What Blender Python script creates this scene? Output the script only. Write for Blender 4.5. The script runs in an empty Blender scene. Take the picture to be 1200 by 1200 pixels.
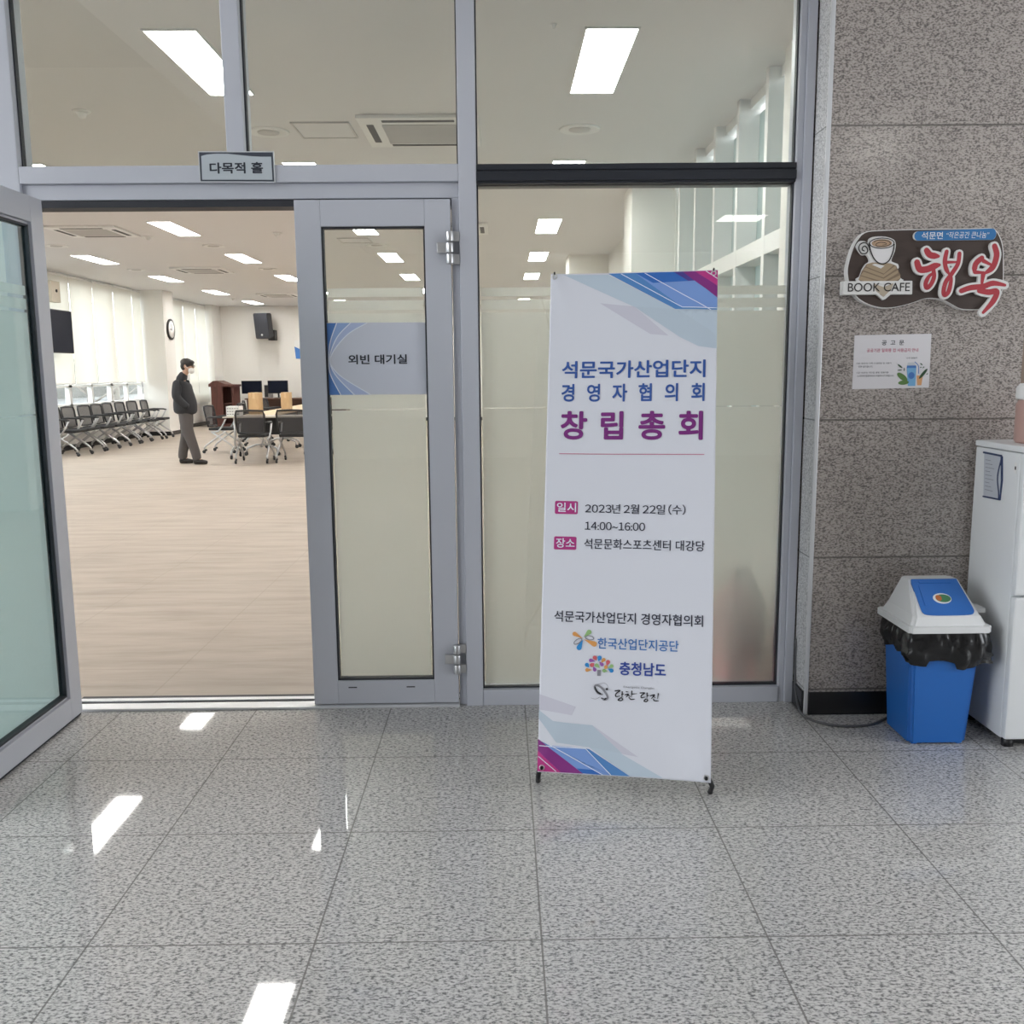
import bpy, bmesh, math, random
from math import sin, cos, pi, radians
from mathutils import Vector, Matrix, Euler, noise

random.seed(7)
scene = bpy.context.scene
COL = scene.collection

# ------------------------------------------------------------------ camera, world, exposure
F_PX, PITCH, YAW, ROLL, EYE = 1095.6, 0.15074, 0.010526, 0.008556, 1.4936
cp, sp, cy, sy, cr, sr = cos(PITCH), sin(PITCH), cos(YAW), sin(YAW), cos(ROLL), sin(ROLL)
fwd = Vector((sy * cp, cy * cp, -sp)); rgt = Vector((cy, -sy, 0)); dwn = fwd.cross(rgt)
r2 = rgt * cr + dwn * sr; d2 = dwn * cr - rgt * sr
cam_d = bpy.data.cameras.new('camera'); cam = bpy.data.objects.new('camera', cam_d); COL.objects.link(cam)
cam.matrix_world = Matrix(((r2.x, -d2.x, -fwd.x, 0), (r2.y, -d2.y, -fwd.y, 0), (r2.z, -d2.z, -fwd.z, EYE), (0, 0, 0, 1)))
cam_d.sensor_width = 36; cam_d.sensor_fit = 'HORIZONTAL'; cam_d.lens = F_PX / 1200 * 36
cam_d.clip_start = 0.05; cam_d.clip_end = 200
scene.camera = cam

world = bpy.data.worlds.new('sky'); scene.world = world; world.use_nodes = True
wn = world.node_tree.nodes['Background']; wn.inputs[0].default_value = (0.92, 0.96, 1.0, 1); wn.inputs[1].default_value = 4.5

vs = scene.view_settings
vs.view_transform = 'Standard'; vs.look = 'None'; vs.gamma = 1; vs.use_curve_mapping = False
vs.exposure = 0.66
LAMP = 18.0           # ceiling panels of the hall
LOBBY_LAMP = 4.5      # ceiling panels of the lobby
scene.cycles.max_bounces = 14; scene.cycles.transparent_max_bounces = 24
scene.cycles.diffuse_bounces = 5; scene.cycles.glossy_bounces = 5; scene.cycles.transmission_bounces = 8
scene.cycles.sample_clamp_indirect = 6.0
scene.cycles.caustics_reflective = False; scene.cycles.caustics_refractive = False

def portal(name, loc, rot, sx, sz):
    l = bpy.data.lights.new(name, 'AREA'); l.shape = 'RECTANGLE'; l.size = sx; l.size_y = sz
    l.cycles.is_portal = True
    o = bpy.data.objects.new(name, l); o.location = loc; o.rotation_euler = rot; COL.objects.link(o)

# ------------------------------------------------------------------ materials
def nmat(name):
    m = bpy.data.materials.new(name); m.use_nodes = True
    nt = m.node_tree; return m, nt, nt.nodes['Principled BSDF']

def mat(name, col, rough=0.5, metal=0.0, spec=0.5, emit=None, strength=0.0, coat=0.0):
    m, nt, b = nmat(name)
    b.inputs['Base Color'].default_value = (*col, 1); b.inputs['Roughness'].default_value = rough
    b.inputs['Metallic'].default_value = metal; b.inputs['Specular IOR Level'].default_value = spec
    b.inputs['Coat Weight'].default_value = coat
    if emit:
        b.inputs['Emission Color'].default_value = (*emit, 1); b.inputs['Emission Strength'].default_value = strength
    return m

class NT:
    def __init__(s, nt): s.nt = nt
    def n(s, t, **kw):
        nd = s.nt.nodes.new(t)
        for k, v in kw.items(): setattr(nd, k, v)
        return nd
    def l(s, a, b): s.nt.links.new(a, b)
    def math(s, op, a, b=None, c=None):
        nd = s.n('ShaderNodeMath', operation=op)
        for i, v in enumerate((a, b, c)):
            if v is None: continue
            if isinstance(v, (int, float)): nd.inputs[i].default_value = v
            else: s.l(v, nd.inputs[i])
        return nd.outputs[0]
    def ramp(s, fac, stops, interp='LINEAR'):
        nd = s.n('ShaderNodeValToRGB'); nd.color_ramp.interpolation = interp
        e = nd.color_ramp.elements
        while len(e) < len(stops): e.new(0.5)
        for el, (p, c) in zip(e, stops): el.position = p; el.color = (*c, 1)
        s.l(fac, nd.inputs[0]); return nd.outputs[0]
    def mix(s, fac, a, b, blend='MIX'):
        nd = s.n('ShaderNodeMix', data_type='RGBA', blend_type=blend)
        for v, k in ((fac, 0), (a, 6), (b, 7)):
            if isinstance(v, (int, float)): nd.inputs[k].default_value = v
            elif isinstance(v, tuple): nd.inputs[k].default_value = (*v, 1)
            else: s.l(v, nd.inputs[k])
        return nd.outputs[2]
    def noise(s, vec, scale, detail=2, rough=0.5):
        nd = s.n('ShaderNodeTexNoise'); nd.inputs['Scale'].default_value = scale
        nd.inputs['Detail'].default_value = detail; nd.inputs['Roughness'].default_value = rough
        s.l(vec, nd.inputs['Vector']); return nd.outputs['Fac']
    def mapped(s, vec, sc):
        nd = s.n('ShaderNodeMapping'); nd.inputs['Scale'].default_value = sc; s.l(vec, nd.inputs[0]); return nd.outputs[0]
    def line(s, v, off, step, half):
        m = s.math('WRAP', s.math('SUBTRACT', v, off), step / 2, -step / 2)
        return s.math('LESS_THAN', s.math('ABSOLUTE', m), half)

def granite(name, light, mid, dark, scale, stretch, rough, lines, bump=0.0):
    m, nt, b = nmat(name); t = NT(nt)
    pos = t.n('ShaderNodeNewGeometry').outputs['Position']
    sep = t.n('ShaderNodeSeparateXYZ'); t.l(pos, sep.inputs[0])
    v = t.mapped(pos, stretch)
    f1 = t.noise(v, scale, 3, 0.65); f2 = t.noise(v, scale * 0.42, 2, 0.5)
    c = t.ramp(t.math('ADD', t.math('MULTIPLY', f1, 0.8), t.math('MULTIPLY', f2, 0.2)),
               [(0.40, dark), (0.475, mid), (0.53, light), (0.68, tuple(min(1, q * 1.12) for q in light))])
    cloud = t.noise(pos, 1.1, 2)
    c = t.mix(1.0, c, t.ramp(cloud, [(0.3, (0.9, 0.9, 0.9)), (0.7, (1.06, 1.05, 1.04))]), 'MULTIPLY')
    for ax, off, step, half, col, k in lines:
        c = t.mix(t.math('MULTIPLY', t.line(sep.outputs[ax], off, step, half), k), c, col)
    t.l(c, b.inputs['Base Color']); b.inputs['Roughness'].default_value = rough
    b.inputs['Specular IOR Level'].default_value = 0.5
    return m

M = {}
GR = (0.20, 0.19, 0.18)
M['floor'] = granite('granite_floor', (0.64, 0.63, 0.615), (0.45, 0.44, 0.43), (0.18, 0.18, 0.18), 150, (0.55, 1.0, 1.0), 0.035,
                     [(0, 0.0929, 0.6, 0.0026, GR, 0.85), (1, 3.4776, 0.6, 0.0026, GR, 0.85)])
M['granite'] = granite('granite_wall', (0.46, 0.415, 0.385), (0.31, 0.275, 0.255), (0.15, 0.135, 0.13), 160, (0.6, 1.0, 1.1), 0.14,
                       [(2, 0.695, 0.582, 0.004, (0.12, 0.11, 0.10), 0.8)])
M['granite_pale_lit'] = granite('granite_return_lit', (0.74, 0.74, 0.74), (0.60, 0.60, 0.60), (0.40, 0.40, 0.41), 150, (1, 0.8, 1.1), 0.2,
                            [(2, 0.695, 0.582, 0.003, (0.2, 0.2, 0.2), 0.7)])  # pale stone, with daylight from the left put into its colour
M['alu'] = mat('silver_grey_aluminium', (0.53, 0.545, 0.60), 0.42, 0.0, 0.5)
M['alu_bright'] = mat('bright_aluminium', (0.72, 0.73, 0.75), 0.35, 0.3)
M['steel'] = mat('brushed_steel', (0.62, 0.62, 0.63), 0.32, 0.85)
M['gasket'] = mat('black_rubber', (0.025, 0.027, 0.035), 0.6)
M['darkbar'] = mat('dark_painted_aluminium', (0.022, 0.025, 0.033), 0.35)
M['black'] = mat('black_plastic', (0.02, 0.02, 0.022), 0.45)
M['base_black'] = mat('black_baseboard', (0.014, 0.014, 0.016), 0.25)
M['white'] = mat('white_plastic', (0.82, 0.82, 0.81), 0.4)
M['ceil'] = mat('white_ceiling', (0.74, 0.735, 0.74), 0.85)
M['wallw'] = mat('cream_wall_paint', (0.81, 0.795, 0.76), 0.7)
M['lobbyw'] = mat('lobby_wall_paint', (0.55, 0.54, 0.52), 0.7)
M['bulk'] = mat('grey_atrium_paint', (0.16, 0.165, 0.16), 0.8)
M['fridge'] = mat('white_enamel', (0.80, 0.82, 0.83), 0.28, 0, 0.5)

def glass(name, tint, refl=0.04):
    m, nt, b = nmat(name); nt.nodes.remove(b); t = NT(nt)
    lw = t.n('ShaderNodeLayerWeight'); lw.inputs[0].default_value = 0.5
    p = t.math('POWER', lw.outputs['Facing'], 5.0)
    fac = t.math('MULTIPLY_ADD', p, 1 - refl, refl)
    tr = t.n('ShaderNodeBsdfTransparent'); tr.inputs[0].default_value = (*tint, 1)
    gl = t.n('ShaderNodeBsdfGlossy'); gl.inputs['Roughness'].default_value = 0.0; gl.inputs[0].default_value = (1, 1, 1, 1)
    mx = t.n('ShaderNodeMixShader'); t.l(fac, mx.inputs[0]); t.l(tr.outputs[0], mx.inputs[1]); t.l(gl.outputs[0], mx.inputs[2])
    t.l(mx.outputs[0], nt.nodes['Material Output'].inputs[0]); return m
M['glass'] = glass('clear_glass', (0.93, 0.96, 0.95), 0.055)
M['glass_leaf'] = glass('green_tinted_glass', (0.71, 0.82, 0.82), 0.055)

def translucent(name, col, k, col2=None):
    m, nt, b = nmat(name); nt.nodes.remove(b); t = NT(nt)
    a = t.n('ShaderNodeBsdfTranslucent'); a.inputs[0].default_value = (*col, 1)
    d = t.n('ShaderNodeBsdfDiffuse'); d.inputs[0].default_value = (*(col2 or col), 1)
    mx = t.n('ShaderNodeMixShader'); mx.inputs[0].default_value = k
    t.l(d.outputs[0], mx.inputs[1]); t.l(a.outputs[0], mx.inputs[2]); t.l(mx.outputs[0], nt.nodes['Material Output'].inputs[0]); return m
def frosted(name, col):
    m, nt, b = nmat(name); nt.nodes.remove(b); t = NT(nt)
    a = t.n('ShaderNodeBsdfTranslucent'); a.inputs[0].default_value = (*col, 1)
    d = t.n('ShaderNodeBsdfDiffuse'); d.inputs[0].default_value = (*col, 1)
    r = t.n('ShaderNodeBsdfRefraction'); r.inputs['Color'].default_value = (*col, 1); r.inputs['Roughness'].default_value = 0.36; r.inputs['IOR'].default_value = 1.35
    m1 = t.n('ShaderNodeMixShader'); m1.inputs[0].default_value = 0.80; t.l(d.outputs[0], m1.inputs[1]); t.l(a.outputs[0], m1.inputs[2])
    m2 = t.n('ShaderNodeMixShader'); m2.inputs[0].default_value = 0.5; t.l(m1.outputs[0], m2.inputs[1]); t.l(r.outputs[0], m2.inputs[2])
    t.l(m2.outputs[0], nt.nodes['Material Output'].inputs[0]); return m
M['film'] = frosted('frosted_film', (0.96, 0.955, 0.93))
M['blind'] = translucent('cream_roller_fabric', (0.94, 0.92, 0.87), 0.45, (0.88, 0.87, 0.83))
M['sheer'] = translucent('frosted_partition_glass', (0.55, 0.60, 0.58), 0.4, (0.36, 0.40, 0.39))

def seethru(name, col, alpha):
    m, nt, b = nmat(name); b.inputs['Base Color'].default_value = (*col, 1); b.inputs['Roughness'].default_value = 0.7
    b.inputs['Alpha'].default_value = alpha; return m
M['meshfab'] = seethru('black_chair_mesh', (0.05, 0.05, 0.055), 0.72)

def hallfloor():
    m, nt, b = nmat('beige_hall_floor'); t = NT(nt)
    pos = t.n('ShaderNodeNewGeometry').outputs['Position']
    sep = t.n('ShaderNodeSeparateXYZ'); t.l(pos, sep.inputs[0])
    v = t.mapped(pos, (0.6, 4.0, 1)); f = t.noise(v, 2.2, 5, 0.65)
    c = t.ramp(f, [(0.3, (0.36, 0.30, 0.248)), (0.5, (0.43, 0.367, 0.308)), (0.72, (0.49, 0.427, 0.365))])
    big = t.noise(pos, 0.7, 2); c = t.mix(1.0, c, t.ramp(big, [(0.3, (0.93, 0.93, 0.93)), (0.7, (1.04, 1.04, 1.04))]), 'MULTIPLY')
    for ax, off, step in ((0, 0.15, 0.9), (1, 4.62, 0.9)):
        c = t.mix(t.math('MULTIPLY', t.line(sep.outputs[ax], off, step, 0.004), 0.35), c, (0.30, 0.25, 0.2))
    t.l(c, b.inputs['Base Color']); b.inputs['Roughness'].default_value = 0.55; b.inputs['Specular IOR Level'].default_value = 0.25
    return m
M['hallfloor'] = hallfloor()

def wood(name, a, bcol, sc=(1, 14, 14), rough=0.45):
    m, nt, b = nmat(name); t = NT(nt)
    co = t.n('ShaderNodeTexCoord').outputs['Object']
    f = t.noise(t.mapped(co, sc), 3.0, 4, 0.6)
    t.l(t.ramp(f, [(0.3, a), (0.7, bcol)]), b.inputs['Base Color']); b.inputs['Roughness'].default_value = rough; return m
M['cherry'] = wood('dark_cherry_wood', (0.085, 0.028, 0.022), (0.14, 0.05, 0.04), (10, 10, 1))
M['beech'] = wood('pale_beech_wood', (0.70, 0.54, 0.34), (0.78, 0.62, 0.42))
M['tan'] = wood('tan_cardboard', (0.50, 0.33, 0.17), (0.58, 0.40, 0.22), (6, 6, 2), 0.7)
M['walnut'] = wood('brown_desk_wood', (0.10, 0.05, 0.035), (0.16, 0.085, 0.06))
M['bark'] = wood('grey_bark', (0.25, 0.22, 0.2), (0.36, 0.33, 0.3), (4, 4, 4), 0.9)
M['lamp'] = mat('lamp_diffuser', (0.9, 0.9, 0.88), 0.5, emit=(1.0, 0.98, 0.945), strength=LAMP)
M['lamp_lobby'] = mat('lobby_lamp_diffuser', (0.9, 0.9, 0.88), 0.5, emit=(1.0, 0.97, 0.90), strength=LOBBY_LAMP)

# ------------------------------------------------------------------ mesh builder
class MB:
    def __init__(s): s.bm = bmesh.new(); s.mi = 0; s.k = 0
    def step(s, n):
        s.k += 1; return n + (s.k % 60) * 6e-6
    def face(s, pts):
        vs_ = [s.bm.verts.new(p) for p in pts]
        f = s.bm.faces.new(vs_); f.material_index = s.mi; return f
    def box(s, x0, x1, y0, y1, z0, z1, bev=0.0, seg=2):
        b = bmesh.new()
        bmesh.ops.create_cube(b, size=1)
        for v in b.verts: v.co = Vector(((x0 + x1) / 2 + v.co.x * (x1 - x0), (y0 + y1) / 2 + v.co.y * (y1 - y0), (z0 + z1) / 2 + v.co.z * (z1 - z0)))
        if bev: bmesh.ops.bevel(b, geom=list(b.edges), offset=bev, segments=seg, affect='EDGES', profile=0.6)
        s.add(b); return s
    def add(s, b, mtx=None):
        if mtx is not None: bmesh.ops.transform(b, matrix=mtx, verts=b.verts)
        mp = {v: s.bm.verts.new(v.co) for v in b.verts}
        for f in b.faces:
            try: nf = s.bm.faces.new([mp[v] for v in f.verts]); nf.material_index = s.mi; nf.smooth = f.smooth
            except ValueError: pass
        b.free(); return s
    def prism(s, fn, poly, n0, n1):
        """polygon in a local (u, v) frame, front at n1 and back at n0; fn(u, v, n) gives the point in space"""
        n1 = s.step(n1)
        fr = [s.bm.verts.new(fn(u, v, n1)) for u, v in poly]
        f = s.bm.faces.new(fr); f.material_index = s.mi; f.normal_update(); fs = [f]
        if n0 is not None:
            bk = [s.bm.verts.new(fn(u, v, n0)) for u, v in poly]
            f = s.bm.faces.new(bk[::-1]); f.material_index = s.mi; f.normal_update(); fs.append(f)
            k = len(poly)
            for i in range(k):
                g = s.bm.faces.new((fr[(i + 1) % k], fr[i], bk[i], bk[(i + 1) % k])); g.material_index = s.mi
        bmesh.ops.triangulate(s.bm, faces=fs); return s
    def stroke(s, fn, pts, w, n0, n1, taper=(0.65, 0.65), smooth=True, n_sub=6):
        P = [Vector(p) for p in pts]
        if smooth and len(P) > 2:
            Q = []
            for i in range(len(P) - 1):
                a, b, c, d = P[max(i - 1, 0)], P[i], P[i + 1], P[min(i + 2, len(P) - 1)]
                for j in range(n_sub):
                    t = j / n_sub
                    Q.append(0.5 * ((2 * b) + (c - a) * t + (2 * a - 5 * b + 4 * c - d) * t * t + (3 * b - a - 3 * c + d) * t ** 3))
            P = Q + [P[-1]]
        n = len(P); L = []; R = []
        for i, p in enumerate(P):
            tg = (P[min(i + 1, n - 1)] - P[max(i - 1, 0)]); tg.normalize()
            t = i / (n - 1); k = taper[0] + (1 - taper[0]) * min(1, 4 * t) if t < 0.5 else taper[1] + (1 - taper[1]) * min(1, 4 * (1 - t))
            h = Vector((-tg.y, tg.x)) * (w * k / 2); L.append(p + h); R.append(p - h)
        for i in range(n - 1):
            q = [L[i], R[i], R[i + 1], L[i + 1]]
            m1 = s.step(n1); fr = [s.bm.verts.new(fn(a.x, a.y, m1)) for a in q]
            f = s.bm.faces.new(fr); f.material_index = s.mi
            if n0 is not None:
                bk = [s.bm.verts.new(fn(a.x, a.y, n0)) for a in q]
                for a, b in ((0, 3), (2, 1)):
                    g = s.bm.faces.new((fr[a], fr[b], bk[b], bk[a])); g.material_index = s.mi
        for p, k in ((P[0], taper[0]), (P[-1], taper[1])):
            s.prism(fn, [(p.x + cos(a) * w * k / 2, p.y + sin(a) * w * k / 2) for a in [2 * pi * j / 12 for j in range(12)]], n0, n1)
        return s
    def ellipse(s, fn, cx, cy_, rx, ry, n0, n1, rot=0, seg=28):
        c, d = cos(rot), sin(rot)
        return s.prism(fn, [(cx + rx * cos(a) * c - ry * sin(a) * d, cy_ + rx * cos(a) * d + ry * sin(a) * c) for a in [2 * pi * j / seg for j in range(seg)]], n0, n1)
    def drop(s, fn, head, tip, r, n0, n1):
        h, t = Vector(head), Vector(tip); d = (t - h); a0 = math.atan2(d.y, d.x); dd = max(d.length, r * 1.15)
        h2 = h
        b = math.acos(min(1, r / dd)); pts = [tuple(h2 + d.normalized() * dd)]
        for j in range(13):
            a = a0 + b + (2 * pi - 2 * b) * j / 12; pts.append((h2.x + r * cos(a), h2.y + r * sin(a)))
        return s.prism(fn, pts, n0, n1)
    def tube(s, pts, r, seg=10, cap=True):
        P = [Vector(p) for p in pts]; n = len(P); rings = []
        rr = r if isinstance(r, (list, tuple)) else [r] * n
        up = Vector((0, 0, 1)); prev = None
        for i, p in enumerate(P):
            tg = P[min(i + 1, n - 1)] - P[max(i - 1, 0)]; tg.normalize()
            if prev is None:
                a = tg.cross(up) if abs(tg.z) < 0.95 else tg.cross(Vector((1, 0, 0)))
            else: a = prev - tg * prev.dot(tg)
            a.normalize(); prev = a; b = tg.cross(a)
            rings.append([s.bm.verts.new(p + (a * cos(2 * pi * k / seg) + b * sin(2 * pi * k / seg)) * rr[i]) for k in range(seg)])
        for i in range(n - 1):
            for k in range(seg):
                f = s.bm.faces.new((rings[i][k], rings[i][(k + 1) % seg], rings[i + 1][(k + 1) % seg], rings[i + 1][k])); f.smooth = True; f.material_index = s.mi
        if cap:
            for rg in (rings[0][::-1], rings[-1]):
                f = s.bm.faces.new(rg); f.material_index = s.mi
        return s
    def lathe(s, prof, c=(0, 0, 0), seg=24, axis='z'):
        rings = []
        for r, h in prof:
            ring = []
            for k in range(seg):
                a = 2 * pi * k / seg; x, y = r * cos(a), r * sin(a)
                p = {'z': (x, y, h), 'y': (x, h, y), 'x': (h, x, y)}[axis]
                ring.append(s.bm.verts.new(Vector(c) + Vector(p)))
            rings.append(ring)
        for i in range(len(rings) - 1):
            for k in range(seg):
                f = s.bm.faces.new((rings[i][k], rings[i][(k + 1) % seg], rings[i + 1][(k + 1) % seg], rings[i + 1][k])); f.smooth = True; f.material_index = s.mi
        for rg in (rings[0][::-1], rings[-1]):
            try: f = s.bm.faces.new(rg); f.material_index = s.mi
            except ValueError: pass
        return s
    def ball(s, c, rx, ry=None, rz=None, rot=None, u=16, v=10):
        b = bmesh.new(); bmesh.ops.create_uvsphere(b, u_segments=u, v_segments=v, radius=1)
        for f in b.faces: f.smooth = True
        m = Matrix.Translation(c) @ (rot.to_matrix().to_4x4() if rot else Matrix.Identity(4)) @ Matrix.Diagonal((rx, ry or rx, rz or rx, 1))
        return s.add(b, m)
    def build(s, name, mats, parent=None, local=False, kind=None):
        bmesh.ops.recalc_face_normals(s.bm, faces=s.bm.faces)
        me = bpy.data.meshes.new(name); s.bm.to_mesh(me); s.bm.free()
        return link_mesh(name, me, mats, parent, local, kind)

def world_loc(o):
    v = Vector((0, 0, 0))
    while o: v += o.location; o = o.parent
    return v

def link_mesh(name, me, mats, parent=None, local=False, kind=None):
    for m in (mats if isinstance(mats, (list, tuple)) else [mats]): me.materials.append(m)
    o = bpy.data.objects.new(name, me); COL.objects.link(o)
    if parent:
        o.parent = parent
        if not local: me.transform(Matrix.Translation(-world_loc(parent)))
    if kind: o['kind'] = kind
    return o

def thing(name, label, cat, loc=(0, 0, 0), rz=0, group=None, kind=None):
    o = bpy.data.objects.new(name, None); COL.objects.link(o); o.location = loc; o.rotation_euler = (0, 0, rz); o.empty_display_size = 0.1
    return tag(o, label, cat, group, kind)
def tag(o, label, cat, group=None, kind=None):
    o['label'] = label; o['category'] = cat
    if group: o['group'] = group
    if kind: o['kind'] = kind
    return o
def struct(o, label, cat): return tag(o, label, cat, kind='structure')
def box(name, m, x0, x1, y0, y1, z0, z1, parent=None, bev=0, local=False, kind=None):
    return MB().box(x0, x1, y0, y1, z0, z1, bev).build(name, m, parent, local, kind)
def dup(root, loc, rz=None, label=None, group=None):
    r = root.copy(); COL.objects.link(r); r.location = loc
    if rz is not None: r.rotation_euler = (0, 0, rz)
    if label: r['label'] = label
    if group: r['group'] = group
    for ch in list(root.children):
        c = ch.copy(); COL.objects.link(c); c.parent = r
        for g in list(ch.children):
            d = g.copy(); COL.objects.link(d); d.parent = c
    return r

def glyph_mesh(body, offset=0.0, shear=0.0):
    c = bpy.data.curves.new('lettering', 'FONT'); c.body = body; c.offset = offset; c.shear = shear; c.resolution_u = 5
    o = bpy.data.objects.new('lettering', c); COL.objects.link(o)
    me = bpy.data.meshes.new_from_object(o.evaluated_get(bpy.context.evaluated_depsgraph_get()))
    bpy.data.objects.remove(o); bpy.data.curves.remove(c); return me

def lettering(fn, body, bbox, n, m, parent, offset=0.0, pitch=None, shear=0.0, name='lettering', thick=None):
    """writing fitted to the rectangle (u0, v0, u1, v1) of the surface fn"""
    verts, faces = [], []
    if pitch == 'plain':
        items, cur = [], 0.0
        for ch in body:
            if ch == ' ': cur += 0.24; continue
            if ch in '0123456789()': ch = chr(ord(ch) + 0xFEE0)      # the same digits in the Korean face
            me = glyph_mesh(ch); x_ = [v.co.x for v in me.vertices]; bpy.data.meshes.remove(me)
            items.append((ch, cur - min(x_))); cur += max(x_) - min(x_) + 0.075
    elif pitch is None: items = [(body, 0)]
    else: items = [(ch, i * pitch) for i, ch in enumerate(body)]
    sh = [(0, 0)] + ([(offset * cos(a), offset * sin(a)) for a in [2 * pi * j / 8 for j in range(8)]] if offset else [])
    for ch, dx in items:
        me = glyph_mesh(ch, 0.0, shear)
        for q, (ox, oy) in enumerate(sh):
            k = len(verts)
            verts += [(v.co.x + dx + ox, v.co.y + oy, q * 1.2e-5) for v in me.vertices]; faces += [[k + i for i in p.vertices] for p in me.polygons]
        bpy.data.meshes.remove(me)
    xs = [v[0] for v in verts]; ys = [v[1] for v in verts]
    u0, v0, u1, v1 = bbox; ax, bx = min(xs), max(xs); ay, by = min(ys), max(ys)
    pts = [fn(u0 + (x - ax) / (bx - ax) * (u1 - u0), v0 + (y - ay) / (by - ay) * (v1 - v0), n + e) for x, y, e in verts]
    me = bpy.data.meshes.new(name); me.from_pydata([tuple(p) for p in pts], [], faces); me.update()
    return link_mesh(name, me, m, parent)

def xz(x0, y0, z0, s=0.001):
    """art on a wall that faces the camera side (-y): u along +x, v up, n out of the wall, art in millimetres"""
    return lambda u, v, n: Vector((x0 + u * s, y0 - n, z0 + v * s))

# ================================================================== STRUCTURE
HC = 3.426; YF = 4.03; GX0 = 1.305; GY = 3.88
LX, RX, BY = -8.55, 1.86, 28.4

struct(box('floor_lobby', M['floor'], -7.6, 6.0, -8, YF + 0.06, -0.15, 0), 'polished grey speckled granite lobby floor with dark grout lines', 'floor')
struct(box('floor_hall', M['hallfloor'], LX - 0.2, 2.2, YF + 0.165, BY + 0.2, -0.15, 0), 'beige stone-pattern floor of the hall beyond the door', 'floor')
struct(box('ceiling_hall', M['ceil'], LX - 0.2, 2.2, YF + 0.04, BY + 0.2, HC, HC + 0.12), 'white flat ceiling of the hall with long lamps', 'ceiling')
struct(box('ceiling_lobby', M['ceil'], -2.2, 6.0, -8, YF + 0.04, HC, HC + 0.12), 'white lobby ceiling', 'ceiling')
struct(box('ceiling_atrium', M['bulk'], -7.6, -2.2, -8, YF + 0.2, 6.4, 6.52), 'high grey atrium ceiling', 'ceiling')
struct(box('wall_bulkhead', M['bulk'], -2.25, -2.2, -8, YF, HC + 0.12, 6.4), 'grey bulkhead above the lobby ceiling edge', 'wall')
struct(box('wall_lobby_back', M['lobbyw'], -7.6, 6.0, -8.15, -8, 0, 6.4), 'plain lobby wall behind the viewer', 'wall')
mb = MB()
for a in ((6.0, 6.15, -8, 0.0, 0, HC), (6.0, 6.15, 2.3, 5.2, 0, HC), (6.0, 6.15, 0.0, 2.3, 0, 0.3), (6.0, 6.15, 0.0, 2.3, 3.1, HC)): mb.box(*a)
struct(mb.build('wall_lobby_right', M['lobbyw']), 'plain lobby wall on the far side of the fridge', 'wall')
mb = MB()
for a in ((-7.75, -7.6, -8.15, -4.0, 0, 6.4), (-7.75, -7.6, 3.6, YF + 0.2, 0, 6.4), (-7.75, -7.6, -4.0, 3.6, 5.6, 6.4), (-7.75, -7.6, -4.0, 3.6, 0, 0.25)): mb.box(*a)
struct(mb.build('wall_lobby_left', M['lobbyw']), 'lobby wall around the tall daylight window', 'wall')
portal('daylight_portal', (-7.6, -0.2, 2.95), (0, radians(90), radians(180)), 5.3, 7.6)
w_ = struct(thing('window_5', '', '', (-7.68, -0.2, 0.25)), 'tall lobby window beside the viewer', 'window')
mb = MB()
for k in range(6): mb.box(-7.72, -7.64, -4.0 + k * 1.52 - 0.03, -4.0 + k * 1.52 + 0.03, 0.25, 5.6)
for z in (0.28, 2.4, 5.57): mb.box(-7.72, -7.64, -4, 3.6, z - 0.03, z + 0.03)
mb.build('window_frame', M['alu'], w_)
portal('fill_portal', (6.02, 1.15, 1.7), (0, radians(90), 0), 2.8, 2.3)
w_ = struct(thing('window_21', '', '', (6.08, 1.15, 0.3)), 'unseen lobby window added as side fill light, past the fridge', 'window')  # unseen window, added to light the open door leaf from the side
mb = MB()
for y in (0.03, 1.15, 2.27): mb.box(6.04, 6.12, y - 0.03, y + 0.03, 0.3, 3.1)
for z in (0.33, 3.07): mb.box(6.04, 6.12, 0.0, 2.3, z - 0.03, z + 0.03)
mb.build('window_frame', M['alu'], w_)
# front wall of the hall left of the glazing, and the granite wall right of it
struct(box('wall_front', M['wallw'], -7.6, -2.06, YF + 0.02, YF + 0.17, 0, 6.4), 'wall left of the glazed doorway', 'wall')
struct(box('wall_front_hall', M['wallw'], LX - 0.2, -7.6, YF + 0.02, YF + 0.17, 0, HC), 'far left end of the hall front wall', 'wall')
mb = MB().box(GX0 + 0.006, 2.15, GY, 4.25, 0, HC)
struct(mb.build('wall_right', M['granite']), 'brown-grey speckled granite wall with thin horizontal joints', 'wall')
struct(box('trim_1', M['granite_pale_lit'], GX0, GX0 + 0.012, GY + 0.006, YF - 0.002, 0.1, HC), 'pale granite return beside the window frame, side light in its colour', 'trim')
struct(MB().box(GX0 - 0.003, GX0 + 0.014, GY - 0.005, GY + 0.006, 0, HC, 0.003).build('trim_2', M['alu_bright']), 'thin metal corner strip of the granite wall', 'trim')
struct(box('wall_recess', mat('brown_recess', (0.22, 0.16, 0.12), 0.6), 2.15, 6.0, 4.45, 4.6, 0, HC), 'brown wall in the recess past the granite wall', 'wall')
mb = MB().box(GX0 + 0.014, 2.15, GY - 0.012, GY, 0, 0.102, 0.003).box(GX0 - 0.01, GX0, GY + 0.008, YF - 0.004, 0, 0.102, 0.003)
struct(mb.build('baseboard_right', M['base_black']), 'black baseboard under the granite wall', 'baseboard')

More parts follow.
